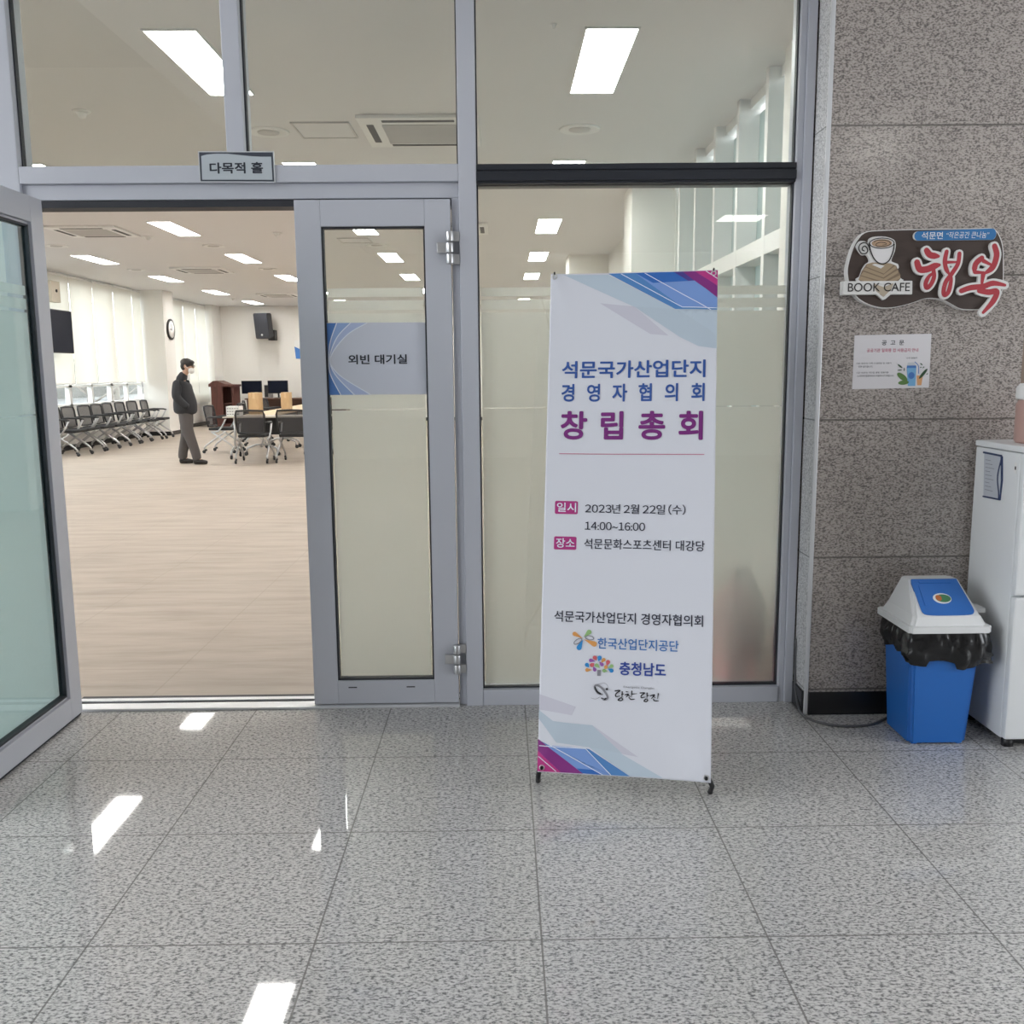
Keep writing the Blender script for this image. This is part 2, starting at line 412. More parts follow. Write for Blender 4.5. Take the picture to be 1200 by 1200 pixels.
# aluminium glazing frame
def bars(name, m, label, *bx, bev=0.004):
    mb = MB()
    for b in bx: mb.box(*b, bev)
    return struct(mb.build(name, m), label, 'trim')
D0, D1 = YF, YF + 0.13
bars('trim_3', M['alu'], 'left aluminium post of the glazed front', (-2.062, -1.973, D0, D1, 0, HC))
bars('trim_4', M['alu'], 'aluminium mullion between door and fixed window', (-0.168, -0.094, D0, D1, 0, HC), (-0.2, -0.168, D0 + 0.022, D1, 0, 2.205))
bars('trim_5', M['alu'], 'right aluminium jamb of the fixed window', (1.236, 1.262, D0 + 0.012, D1, 0, HC), (1.262, 1.300, D0, D1, 0, HC))
bars('trim_6', M['alu'], 'aluminium transom above the doors', (-1.973, -0.168, D0, D1, 2.268, 2.337), (-1.973, -0.168, D0 + 0.022, D1, 2.205, 2.268))
bars('trim_7', M['alu'], 'short aluminium mullion above the doors', (-1.117, -1.043, D0, D1, 2.337, HC))
bars('trim_8', M['darkbar'], 'dark horizontal bar across the fixed window', (-0.094, 1.236, D0 - 0.002, D0 + 0.05, 2.268, 2.305), (-0.094, 1.236, D0 + 0.01, D1, 2.258, 2.336), (-0.094, 1.236, D0 + 0.002, D0 + 0.05, 2.312, 2.336))
bars('trim_9', M['alu'], 'aluminium sill under the fixed window', (-0.094, 1.236, D0 + 0.004, D1, 0, 0.072))
bars('trim_10', M['alu'], 'aluminium jamb hidden behind the open door', (-1.973, -1.955, D0 + 0.022, D1, 0, 2.205))
mb = MB().box(-1.955, -0.2, YF + 0.03, YF + 0.13, 2.176, 2.203)
struct(mb.build('trim_11', M['gasket']), 'dark rubber seal under the door head', 'trim')
mb = MB(); mb.box(-1.955, -0.2, YF - 0.015, YF + 0.06, 0, 0.012, 0.003); mb.mi = 1; mb.box(-1.955, -0.2, YF + 0.06, YF + 0.09, -0.02, 0.006); mb.box(-1.955, -0.2, YF + 0.125, YF + 0.165, -0.02, 0.008)
mb.mi = 0; mb.box(-1.955, -0.2, YF + 0.09, YF + 0.125, -0.02, 0.012)
struct(mb.build('trim_12', [M['alu_bright'], M['gasket']]), 'metal threshold under the doorway', 'trim')

def pane_window(name, label, x0, x1, z0, z1, film=None):
    w = thing(name, label, 'window', ((x0 + x1) / 2, YF + 0.045, z0), kind='structure')
    mb = MB()
    g = 0.006
    for b in ((x0, x0 + g, z0, z1), (x1 - g, x1, z0, z1), (x0, x1, z0, z0 + g), (x0, x1, z1 - g, z1)): mb.box(b[0], b[1], YF + 0.034, YF + 0.062, b[2], b[3])
    mb.build('gasket', M['gasket'], w)
    box('pane', M['glass'], x0 + g, x1 - g, YF + 0.042, YF + 0.054, z0 + g, z1 - g, w)
    if film:
        mb = MB()
        for a, b in film: mb.box(x0 + 0.012, x1 - 0.014, YF + 0.0545, YF + 0.0555, a, b)
        f = mb.build('frosted_film', M['film'], w)
    return w
FILM = lambda z0: [(z0 + 0.012, 1.327), (1.332, 1.737), (1.750, 1.791), (1.805, 1.842)]
pane_window('window_1', 'clear pane above the open doorway with diagonal reflection', -1.973, -1.117, 2.337, HC)
pane_window('window_2', 'clear pane above the closed door leaf', -1.043, -0.168, 2.337, HC)
pane_window('window_3', 'wide clear pane above the dark horizontal bar', -0.094, 1.236, 2.336, HC)
pane_window('window_4', 'wide window under the dark bar frosted behind the banner', -0.094, 1.236, 0.072, 2.262, FILM(0.072))

# door leaves (local frame: x along the leaf, y outwards, z up)
def door_leaf(root, w, h0, h1, st, bot, gl, bead):
    """stiles and rails, seal, pane, frosted film, all children of root"""
    f = MB(); t0, t1 = 0.0, 0.055
    for b in ((0, st, h0, h1), (w - st, w, h0, h1), (st, w - st, h0, bot), (st, w - st, h1 - st, h1)): f.box(b[0], b[1], t0, t1, b[2], b[3], 0.003)
    for b in ((st, st + 0.012, bot, h1 - st), (w - st - 0.012, w - st, bot, h1 - st), (st + 0.012, w - st - 0.012, bot, bot + 0.012), (st + 0.012, w - st - 0.012, h1 - st - 0.012, h1 - st)):
        if bead: f.box(b[0], b[1], t0 + 0.014, t1 - 0.014, b[2], b[3], 0.003)
    f.build('door_frame', M['alu'], root, True)
    if bead: st += 0.012; bot += 0.012; h1 -= 0.0
    g = 0.007; s_ = MB()
    for b in ((st, st + g, bot, h1 - st), (w - st - g, w - st, bot, h1 - st), (st, w - st, bot, bot + g), (st, w - st, h1 - st - g, h1 - st)): s_.box(b[0], b[1], t0 + 0.008, t1 - 0.008, b[2], b[3])
    s_.build('gasket', M['gasket'], root, True)
    box('pane', gl, st + g, w - st - g, 0.021, 0.033, bot + g, h1 - st - g, root, local=True)
    fm = MB()
    for a, b in FILM(bot): fm.box(st + g + 0.006, w - st - g - 0.008, 0.0335, 0.0345, a, b)
    fm.build('frosted_film', M['film'], root, True)
d2_ = thing('door_2', 'closed silver grey door leaf with frosted glass and hinges', 'door', (-0.852, YF + 0.004, 0), kind='structure')
door_leaf(d2_, 0.648, 0.016, 2.198, 0.108, 0.124, M['glass'], False)
mb = MB()
for x in (0.155, 0.415): mb.box(x, x + 0.038, -0.001, 0.003, 0.090, 0.095)
mb.build('drain_slot', M['gasket'], d2_, True)
for zc in (2.0, 0.222):
    mb = MB()
    for k in (-1, 0, 1): mb.lathe([(0.0, zc + k * 0.045 - 0.0205), (0.0155, zc + k * 0.045 - 0.0205), (0.0165, zc + k * 0.045 - 0.018), (0.0165, zc + k * 0.045 + 0.018), (0.0155, zc + k * 0.045 + 0.0205), (0.0, zc + k * 0.045 + 0.0205)], (0.645, -0.014, 0))
    mb.box(0.590, 0.645, -0.016, 0.002, zc - 0.021, zc + 0.021, 0.003)
    mb.box(0.645, 0.684, -0.008, 0.006, zc + 0.026, zc + 0.066, 0.003); mb.box(0.645, 0.684, -0.008, 0.006, zc - 0.066, zc - 0.026, 0.003)
    mb.build('hinge', M['steel'], d2_, True)
# open leaf: stands square to the front, its face turned to the doorway
d1_ = thing('door_1', 'open silver door leaf with tinted frosted glass swung into lobby', 'door', (-1.865, 2.98, 0), radians(90), kind='structure')
door_leaf(d1_, 1.0, 0.016, 2.195, 0.102, 0.112, M['glass_leaf'], True)
mb = MB().box(0.0, 1.0, 0.008, 0.045, 0.004, 0.016); mb.build('bottom_seal', M['gasket'], d1_, True)

# ---- hall shell
struct(box('wall_back', M['wallw'], LX - 0.2, 2.2, BY, BY + 0.2, 0, HC), 'cream back wall of the hall with the speaker', 'wall')
mb = MB()
mb.box(LX - 0.2, LX, YF + 0.17, BY, 0, 0.84); mb.box(LX - 0.2, LX, YF + 0.17, BY, 3.34, HC); mb.box(LX - 0.2, LX, YF + 0.17, 13.0, 0.84, 3.34)
mb.box(LX - 0.2, LX, 28.0, BY, 0.84, 3.34)
struct(mb.build('wall_left', M['wallw']), 'white window wall of the hall behind the chair row', 'wall')
struct(box('wall_column', M['wallw'], LX, -7.97, 22.65, 23.35, 0, HC), 'cream square column with a clock on its side', 'column')
struct(box('wall_pilaster', M['wallw'], LX, -8.30, 27.55, BY, 0, HC), 'white pilaster in the far corner of the hall', 'column')
mb = MB().box(LX, LX + 0.012, YF + 0.2, 22.65, 0, 0.1).box(LX, LX + 0.012, 23.35, 27.55, 0, 0.1).box(LX, -7.958, 22.638, 22.65, 0, 0.1).box(-7.97, -7.958, 22.65, 23.35, 0, 0.1).box(-8.3, 1.8, BY - 0.012, BY, 0, 0.1)
struct(mb.build('baseboard_left', M['base_black']), 'black baseboard along the hall walls', 'baseboard')
portal('hall_portal', (LX - 0.1, 20.5, 2.1), (0, radians(90), radians(180)), 2.5, 15.0)
win_n = 6
for (y0, y1) in ((13.0, 15.0), (15.0, 16.9), (16.9, 18.9), (18.9, 20.9), (20.9, 22.65), (23.35, 25.4), (25.4, 27.55)):
    w_ = struct(thing('window_%d' % win_n, '', '', (LX - 0.08, (y0 + y1) / 2, 0.84)), 'white framed hall window, part of the row behind the blinds', 'window'); win_n += 1
    mb = MB(); c_ = (y0 + y1) / 2
    for a in (y0, c_ - 0.03, y1 - 0.06): mb.box(LX - 0.12, LX - 0.03, a, a + 0.06, 0.84, 3.34)
    for z in (0.84, 1.22, 3.28): mb.box(LX - 0.12, LX - 0.03, y0, y1, z, z + 0.05)
    mb.build('window_frame', M['white'], w_)
    box('pane', M['glass'], LX - 0.08, LX - 0.075, y0 + 0.06, y1 - 0.06, 0.89, 3.28, w_)
# right wall of the hall: plain part, glazed partition, square column, plain part
struct(box('wall_hall_right', M['wallw'], RX - 0.1, RX + 0.2, YF + 0.135, 6.05, 0, HC), 'plain white wall just inside the fixed window', 'wall')
struct(box('wall_hall_right_far', M['wallw'], RX, RX + 0.2, 10.2, BY, 0, HC), 'plain cream wall beyond the square column', 'wall')
struct(box('wall_pillar', M['wallw'], 1.40, RX + 0.1, 10.22, 10.85, 0, HC), 'cream square pillar standing by the glazed partition', 'column')
struct(box('wall_projection', M['wallw'], 1.18, RX, 16.4, 17.2, 0, HC), 'cream projecting wall further along the hall', 'wall')
pt = struct(thing('window_20', '', '', (RX + 0.05, 8.4, 0)), 'tall grey frosted glass partition on the hall side', 'window')
mb = MB()
for y in (6.40, 7.16, 7.92, 8.68, 9.44): mb.box(RX - 0.10, RX + 0.1, y, y + 0.07, 0, HC)
mb.box(RX - 0.099, RX + 0.1, 6.05, 10.22, 2.24, 2.36); mb.box(RX - 0.06, RX + 0.1, 6.05, 10.22, 0, 0.1); mb.box(RX - 0.02, RX + 0.1, 6.05, 10.22, HC - 0.07, HC)
mb.build('window_frame', M['white'], pt)
box('pane', M['sheer'], RX + 0.05, RX + 0.06, 6.05, 10.22, 0.1, HC - 0.1, pt)

# outdoors beyond the hall windows
struct(box('ground_outside', mat('grey_paving', (0.13, 0.13, 0.13), 0.9), -60, LX - 0.25, -20, 190, -0.4, -0.2), 'grey ground outside the hall windows', 'ground')
def hillside():
    m, nt, b = nmat('backdrop_hillside'); t = NT(nt); pos = t.n('ShaderNodeNewGeometry').outputs['Position']
    t.l(t.ramp(t.noise(t.mapped(pos, (1, 1, 2)), 0.5, 5, 0.7), [(0.3, (0.06, 0.063, 0.06)), (0.7, (0.15, 0.15, 0.145))]), b.inputs['Base Color']); b.inputs['Roughness'].default_value = 1
    return m
struct(box('backdrop_hill', hillside(), -34, -30, -10, 190, -0.4, 2.6), 'grey hillside backdrop added outside to dim the hall window view', 'hill')  # hill added to darken the view under the blinds
def bare_tree(x, y, h, label, seed):
    rnd = random.Random(seed)
    t = thing('bare_tree', label, 'tree', (x, y, -0.2))
    mb = MB().tube([(x, y, -0.2), (x + 0.05, y, h * 0.4), (x, y + 0.1, h * 0.75), (x + 0.05, y, h)], [0.11, 0.09, 0.06, 0.02], 8); mb.build('trunk', M['bark'], t)
    mb = MB()
    for k in range(26):
        z = h * (0.15 + 0.8 * k / 26); a = rnd.uniform(0, 2 * pi); l = (1.5 - z / h) * 1.1
        p1 = Vector((x + cos(a) * l * 0.5, y + sin(a) * l * 0.5, z + l * 0.3)); p2 = Vector((x + cos(a + 0.3) * l, y + sin(a + 0.3) * l, z + l * 0.75))
        mb.tube([(x, y, z), p1, p2], [0.03, 0.02, 0.006], 5)
        for q in range(3):
            b = a + rnd.uniform(-1, 1); mb.tube([p1, p1 + Vector((cos(b) * 0.4, sin(b) * 0.4, rnd.uniform(0, 0.4)))], [0.012, 0.004], 4)
    mb.build('branches', M['bark'], t)
bare_tree(-11.3, 26.0, 4.2, 'bare grey tree outside, seen under the second blind from the door', 1)
bare_tree(-11.8, 29.0, 4.0, 'bare grey tree outside, seen under the blind nearest the column', 2)

# ================================================================== HALL: CEILING FITTINGS
def ceiling_lamp(x, y, w, l, dm):
    t = thing('ceiling_lamp', '', 'ceiling lamp', (x, y, HC))
    b = 0.012; mb = MB()
    for q in ((-w / 2 - b, -w / 2, -l / 2 - b, l / 2 + b), (w / 2, w / 2 + b, -l / 2 - b, l / 2 + b), (-w / 2, w / 2, -l / 2 - b, -l / 2), (-w / 2, w / 2, l / 2, l / 2 + b)): mb.box(q[0], q[1], q[2], q[3], -0.010, 0.0)
    mb.build('lamp_frame', M['white'], t, True)
    box('diffuser', dm, -w / 2, w / 2, -l / 2, l / 2, -0.007, -0.001, t, local=True)
    return t
XA, SP, Y1, RS, LW, LL = 0.511, 2.527, 5.694, 3.419, 0.297, 1.255
rows = ['first', 'second', 'third', 'fourth', 'fifth', 'sixth', 'seventh']
cols = ['in the row nearest the glazed partition', 'in the row above the closed door leaf', 'in the row over the standing person', 'in the row nearest the blinds']
proto = None
for c in range(4):
    for r in range(7):
        x, y = XA - SP * c + LW / 2, Y1 + RS * r + LL / 2
        lab = 'long white ceiling lamp, %s from the front %s' % (rows[r], cols[c])
        if proto is None: proto = ceiling_lamp(x, y, LW, LL, M['lamp']); proto['label'] = lab; proto['group'] = 'long ceiling lamps of the hall'
        else: dup(proto, (x, y, HC), label=lab)

def cassette(x, y, label):
    t = thing('air_conditioner', label, 'air conditioner', (x, y, HC), group='ceiling cassette air conditioners')
    h = 0.47; mb = MB()
    mb.box(-h, h, -h, h, -0.03, -0.0005, 0.008); mb.build('panel', M['white'], t, True)
    mb = MB()
    for k in range(4):
        a = k * pi / 2; b = bmesh.new(); bmesh.ops.create_cube(b, size=1)
        bmesh.ops.transform(b, matrix=Matrix.Rotation(a, 4, 'Z') @ Matrix.Translation((0, 0.385, -0.03)) @ Matrix.Diagonal((0.56, 0.055, 0.006, 1)), verts=b.verts); mb.add(b)
    mb.build('air_slot', mat('dark_slot', (0.06, 0.06, 0.06), 0.6) if 'dark_slot' not in bpy.data.materials else bpy.data.materials['dark_slot'], t, True)
    mb = MB()
    for k in range(18): mb.box(-0.29, 0.29, -0.285 + k * 0.0335, -0.285 + k * 0.0335 + 0.016, -0.038, -0.028)
    mb.build('intake_grille', mat('grey_grille', (0.58, 0.57, 0.56), 0.6) if 'grey_grille' not in bpy.data.materials else bpy.data.materials['grey_grille'], t, True)
    return t
a0 = cassette(-0.62, 7.97, 'ceiling cassette air conditioner seen through the pane above the closed door')
for x, y, lb in ((-5.55, 13.28, 'ceiling cassette air conditioner nearest the doorway, by the first lamp seen there'), (-5.64, 18.3, 'ceiling cassette air conditioner in the middle of the hall, between two lamps'), (-5.6, 24.3, 'ceiling cassette air conditioner near the speaker on the back wall'), (-0.62, 13.28, 'ceiling cassette air conditioner seen through the top of the closed door leaf')): dup(a0, (x, y, HC), label=lb)

def round_vent(x, y, label):
    t = thing('ceiling_speaker', label, 'ceiling speaker', (x, y, HC), group='round ceiling speakers')
    MB().lathe([(0.0, -0.004), (0.115, -0.006), (0.15, -0.014), (0.165, -0.010), (0.17, 0.0)]).build('rim', M['white'], t, True)
    MB().lathe([(0.0, -0.012), (0.085, -0.012), (0.09, -0.004)]).build('grille', bpy.data.materials['grey_grille'], t, True); return t
s0 = round_vent(-1.87, 8.0, 'round ceiling speaker beside the square ceiling hatch')
for x, y, lb in ((0.66, 7.97, 'round ceiling speaker above the banner near the big lamp'), (-4.41, 14.92, 'round ceiling speaker between the first two lamps over the doorway'), (-6.86, 18.22, 'round ceiling speaker next to the lamp nearest the blinds'), (-6.76, 14.79, 'round ceiling speaker close to the open door leaf'), (-4.39, 18.24, 'round ceiling speaker above the back wall speaker'), (-1.9, 14.96, 'round ceiling speaker seen through the top of the closed door')): dup(s0, (x, y, HC), label=lb)
t = thing('ceiling_hatch', 'square white ceiling hatch beside the air conditioner', 'ceiling hatch', (-1.4, 7.95, HC))
mb = MB()
for q in ((-0.23, 0.23, -0.25, -0.235), (-0.23, 0.23, 0.235, 0.25), (-0.23, -0.215, -0.25, 0.25), (0.215, 0.23, -0.25, 0.25)): mb.box(*q, -0.012, 0)
mb.build('hatch_frame', bpy.data.materials['grey_grille'], t, True); box('hatch_panel', M['ceil'], -0.215, 0.215, -0.235, 0.235, -0.006, 0, t, local=True)
t2 = dup(t, (-2.15, 14.4, HC), label='square white ceiling hatch seen through the closed door glass')
def detector(x, y, label):
    t = thing('smoke_detector', label, 'smoke detector', (x, y, HC), group='ceiling smoke detectors')
    MB().lathe([(0.0, -0.012), (0.06, -0.012), (0.065, -0.006), (0.065, 0)]).build('base', M['white'], t, True)
    MB().lathe([(0.0, -0.055), (0.025, -0.05), (0.035, -0.02), (0.04, -0.012)]).build('sensor', M['white'], t, True); return t
e0 = detector(-3.1, 7.36, 'small white smoke detector above the open doorway pane')
for x, y, lb in ((-5.03, 13.87, 'small white smoke detector beside the first air conditioner'), (-3.12, 13.62, 'small white smoke detector near the closed door edge'), (-7.05, 25.3, 'small white smoke detector above the podium'), (0.32, 5.64, 'tiny sprinkler head beside the big lamp above the banner')):
    q_ = dup(e0, (x, y, HC), label=lb)
    if y < 6: q_.scale = (0.3, 0.3, 0.5)

# lobby lamps: two mirrored in granite and glass, one unseen, added as fill
lp = None
for x, y, lb in ((3.35, -0.85, 'square lobby lamp mirrored in the granite wall'), (3.15, -4.4, 'square lobby lamp mirrored in the fixed window'), (5.2, -2.6, 'unseen square lobby lamp added as fill, off to the far side')):
    if lp is None: lp = ceiling_lamp(x, y, 0.56, 0.56, M['lamp_lobby']); lp['label'] = lb; lp['group'] = 'square lobby lamps'
    else: dup(lp, (x, y, HC), label=lb)

# ================================================================== HALL: BLINDS, WALL THINGS
ys = [13.1, 14.1, 15.0, 15.95, 16.9, 17.85, 18.93, 20.0, 21.05, 22.1, 22.62]
names = {4: 'cream roller blind beside the open door leaf', 5: 'cream roller blind behind the hanging television', 6: 'cream roller blind next to the television', 7: 'cream roller blind second from the column', 8: 'cream roller blind beside the column, wider one', 9: 'narrow cream roller blind touching the column'}
for i in range(4, 10):
    y0, y1 = ys[i], ys[i + 1]
    t = thing('roller_blind', names[i], 'blind', (LX + 0.07, (y0 + y1) / 2, HC - 0.03), group='roller blinds on the hall windows')
    box('fabric', M['blind'], LX + 0.068, LX + 0.071, y0 + 0.016, y1 - 0.016, 1.31, HC - 0.03, t)
    box('bottom_bar', M['white'], LX + 0.06, LX + 0.08, y0 + 0.016, y1 - 0.016, 1.285, 1.312, t, 0.004)
    MB().tube([(LX + 0.06, y0 + 0.02, HC - 0.045), (LX + 0.06, y1 - 0.02, HC - 0.045)], 0.024, 10).build('roller', M['white'], t)
for i, (y0, y1, zb, lb) in enumerate(((23.4, 24.35, 0.66, 'cream roller blind just past the column, behind the person'), (24.35, 25.6, 0.66, 'cream roller blind over the podium side'), (25.6, 26.6, 0.66, 'middle cream roller blind near the far corner'), (26.6, 27.5, 0.66, 'cream roller blind touching the far pilaster'))):
    t = thing('roller_blind', lb, 'blind', (LX + 0.07, (y0 + y1) / 2, HC - 0.03), group='roller blinds past the column')
    box('fabric', M['blind'], LX + 0.068, LX + 0.071, y0 + 0.016, y1 - 0.016, zb, HC - 0.03, t)
    box('bottom_bar', M['white'], LX + 0.06, LX + 0.08, y0 + 0.016, y1 - 0.016, zb - 0.025, zb, t, 0.004)
    MB().tube([(LX + 0.06, y0 + 0.02, HC - 0.045), (LX + 0.06, y1 - 0.02, HC - 0.045)], 0.024, 10).build('roller', M['white'], t)
t = thing('television', 'dark flat television hung before the blinds', 'television', (-8.30, 17.9, 2.27))
box('screen', mat('television_glass', (0.010, 0.013, 0.026), 0.4, 0, 0.08), -8.262, -8.258, 17.22, 18.46, 1.90, 2.66, t)
box('housing', M['black'], -8.31, -8.262, 17.2, 18.48, 1.88, 2.68, t, 0.006)
MB().tube([(-8.29, 17.42, 2.66), (-8.29, 17.42, HC)], 0.02).build('ceiling_pole', M['black'], t)
t = thing('wall_box', 'beige box with dark dial fixed above the television', 'box', (-8.44, 18.1, 3.03))
box('body', mat('beige_plastic', (0.62, 0.56, 0.46), 0.5), LX + 0.075, -8.36, 17.96, 18.3, 2.83, 3.22, t, 0.008)
MB().lathe([(0.0, 0), (0.028, 0), (0.028, 0.015), (0.0, 0.015)], (-8.362, 18.14, 3.04), axis='x').build('dial', M['black'], t)
t = thing('wall_clock', 'round black rimmed wall clock on the column side', 'clock', (-7.965, 23.05, 2.53))
MB().lathe([(0.19, 0.0), (0.245, 0.0), (0.25, 0.03), (0.21, 0.04), (0.19, 0.03)], (-7.965, 23.05, 2.53), axis='x', seg=36).build('rim', M['black'], t)
MB().lathe([(0.0, 0.031), (0.205, 0.031), (0.205, 0.036), (0.0, 0.036)], (-7.965, 23.05, 2.53), axis='x', seg=36).build('dial', M['white'], t)
mb = MB().box(-7.929, -7.926, 23.04, 23.06, 2.5, 2.66).box(-7.929, -7.9265, 22.95, 23.07, 2.52, 2.54); mb.build('clock_hands', M['black'], t)

t = thing('wall_speaker', 'black loudspeaker hung high on the back wall', 'loudspeaker', (-6.86, BY - 0.05, 2.85))
b = bmesh.new(); bmesh.ops.create_cube(b, size=1)
for v in b.verts:
    k = 0.8 if v.co.y > 0 else 1.0
    v.co = Vector((v.co.x * 0.46 * k, v.co.y * 0.34, v.co.z * 0.74 * (0.92 if v.co.y > 0 else 1)))
bmesh.ops.bevel(b, geom=list(b.edges), offset=0.02, segments=2, affect='EDGES')
mb = MB(); mb.add(b, Matrix.Translation((-6.9, 27.9, 2.84)) @ Euler((radians(8), 0, radians(-18))).to_matrix().to_4x4()); mb.build('cabinet', mat('speaker_black', (0.025, 0.027, 0.035), 0.55), t)
mb = MB().box(-6.85, -6.65, 28.1, BY, 2.42, 2.72, 0.01).tube([(-6.8, 28.1, 2.6), (-6.88, 27.95, 2.6)], 0.03); mb.build('bracket', M['black'], t)
mb = MB().ball((-6.93, 27.715, 2.56), 0.03); mb.build('badge', M['white'], t)
t = thing('wall_banner', 'blue and white banner on the back wall by the closed door', 'banner', (-4.4, BY, 1.9))
box('cloth', M['white'], -6.15, -3.0, BY - 0.012, BY - 0.002, 1.88, 2.42, t)
MB().prism(xz(0, BY - 0.012, 0, 1), [(-6.15, 2.24), (-5.85, 2.1), (-3.0, 2.1), (-3.0, 1.88), (-6.12, 1.88)], None, 0.001).build('blue_band', mat('banner_blue', (0.06, 0.2, 0.55), 0.6), t)

# ================================================================== HALL: CHAIRS
M['chrome'] = mat('satin_steel_tube', (0.52, 0.52, 0.53), 0.3, 0.8)
def make_chair():
    """nesting chair, front towards +y"""
    t = thing('mesh_chair', '', 'chair', (0, 0, 0))
    mb = MB().box(-0.225, 0.225, -0.2, 0.25, 0.425, 0.475, 0.022, 3); mb.build('seat', mat('black_seat_fabric', (0.018, 0.018, 0.02), 0.8), t, True)
    fr = [(-0.21, -0.205, 0.50), (-0.225, -0.225, 0.62), (-0.235, -0.255, 0.80), (-0.215, -0.268, 0.865), (0, -0.285, 0.875), (0.215, -0.268, 0.865), (0.235, -0.255, 0.80), (0.225, -0.225, 0.62), (0.21, -0.205, 0.50), (0, -0.215, 0.49), (-0.21, -0.205, 0.50)]
    bk = MB().tube(fr, 0.017, 8).build('backrest', M['black'], t, True)
    mb = MB(); pr = [(0.205, -0.203, 0.50), (0.215, -0.228, 0.63), (0.222, -0.255, 0.79), (0.205, -0.27, 0.86)]
    for i in range(3):
        (xa, ya, za), (xb, yb, zb) = pr[i], pr[i + 1]
        for a, b in ((-1, 0), (0, 1)):
            mb.face([(xa * a, ya - 0.012 * (a == 0), za), (xa * b, ya - 0.012 * (b == 0), za), (xb * b, yb - 0.012 * (b == 0), zb), (xb * a, yb - 0.012 * (a == 0), zb)])
    mb.build('mesh_panel', M['meshfab'], bk, True)
    for s in (-1, 1):
        mb = MB().tube([(0.225 * s, -0.235, 0.66), (0.262 * s, -0.12, 0.672), (0.268 * s, 0.1, 0.665), (0.262 * s, 0.17, 0.645)], 0.017, 8); mb.build('armrest', M['black'], t, True)
        mb = MB().tube([(0.262 * s, 0.16, 0.645), (0.258 * s, 0.08, 0.5), (0.25 * s, 0.0, 0.41), (0.245 * s, -0.12, 0.395)], 0.016, 8); mb.build('arm_support', M['chrome'], t, True)
        for f in (1, -1):
            lg = MB().tube([(0.245 * s, -0.14 * f, 0.405), (0.25 * s, 0.1 * f, 0.25), (0.255 * s, 0.24 * f, 0.15), (0.257 * s, 0.275 * f, 0.11), (0.257 * s, 0.278 * f, 0.075)], 0.0165, 8).build('leg', M['chrome'], t, True)
            MB().lathe([(0.0, -0.014), (0.028, -0.014), (0.032, -0.008), (0.032, 0.008), (0.028, 0.014), (0.0, 0.014)], (0.257 * s, 0.29 * f, 0.032), 14, 'x').box(0.257 * s - 0.012, 0.257 * s + 0.012, 0.262 * f - 0.014, 0.262 * f + 0.03, 0.045, 0.08, 0.004).build('caster', M['black'], lg, True)
    return t
ch = make_chair()
rown = ['nearest the open door leaf', 'second from the open door leaf', 'third from the open door leaf', 'fourth from the open door leaf', 'fourth from the column', 'third from the column', 'second from the column', 'nearest the column']
for i, y in enumerate((17.35, 17.95, 18.6, 19.2, 19.8, 20.45, 21.1, 21.8)):
    lb = 'black mesh nesting chair in the row under the blinds, ' + rown[i]
    if i == 0: ch.location = (-7.98, y, 0); ch.rotation_euler = (0, 0, radians(-93)); ch['label'] = lb; ch['group'] = 'nesting chairs under the blinds'
    else: dup(ch, (-7.98 + random.uniform(-0.03, 0.03), y, 0), radians(-90 + random.uniform(-5, 5)), lb, 'nesting chairs under the blinds')
for x, y, rz, lb in ((-4.14, 15.72, 2, 'black mesh chair with its back to the doorway, nearer the person'), (-3.46, 15.75, -2, 'black mesh chair with its back to the doorway, partly behind the door leaf'),
                     (-4.95, 18.9, -92, 'black mesh chair at the beech tables beside the boxes'), (-3.35, 17.35, 184, 'black mesh chair on the far side of the front table, by the closed door'),
                     (-5.25, 17.75, -95, 'black mesh chair at the end of the front table near the white box'), (-5.35, 20.6, -80, 'black mesh chair behind the tables near the podium'), (-5.3, 22.0, -100, 'black mesh chair farthest back, before the computer desk')):
    dup(ch, (x, y, 0), radians(rz), lb, 'chairs around the tables')

def make_table(topm):
    t = thing('folding_table', '', 'table', (0, 0, 0))
    mb = MB().box(-0.9, 0.9, -0.3, 0.3, 0.715, 0.74, 0.006); mb.build('tabletop', topm, t, True)
    for s in (-1, 1):
        l = MB().tube([(0.78 * s, 0, 0.715), (0.78 * s, 0.02, 0.5), (0.78 * s, -0.03, 0.3), (0.78 * s, 0.0, 0.16)], 0.022, 8).tube([(0.78 * s, -0.29, 0.07), (0.78 * s, -0.26, 0.14), (0.78 * s, -0.1, 0.2), (0.78 * s, 0.1, 0.2), (0.78 * s, 0.26, 0.14), (0.78 * s, 0.29, 0.07)], 0.018, 8).build('leg', M['chrome'], t, True)
        for f in (-1, 1): MB().lathe([(0.0, -0.016), (0.034, -0.016), (0.036, 0), (0.034, 0.016), (0.0, 0.016)], (0.78 * s, 0.29 * f, 0.036), 14, 'x').box(0.78 * s - 0.014, 0.78 * s + 0.014, 0.28 * f - 0.015, 0.28 * f + 0.015, 0.05, 0.085).build('caster', M['black'], l, True)
    box('modesty_panel', M['black'], -0.74, 0.74, 0.1, 0.115, 0.4, 0.7, t, local=True)
    return t
tb = make_table(mat('grey_beige_laminate', (0.55, 0.5, 0.43), 0.4)); tb.location = (-3.9, 16.5, 0); tb['label'] = 'grey-topped folding table behind the two near chairs'; tb['group'] = 'folding training tables'
tb2 = make_table(M['beech'])
tb2.location = (-4.33, 17.72, 0); tb2.rotation_euler = (0, 0, radians(90)); tb2['label'] = 'pale beech folding table with two cardboard boxes on it'; tb2['group'] = 'folding training tables'
dup(tb2, (-4.33, 19.55, 0), radians(90), 'pale beech folding table behind the boxes, second from the doorway')
dup(tb2, (-4.36, 21.4, 0), radians(90), 'pale beech folding table farthest from the doorway')

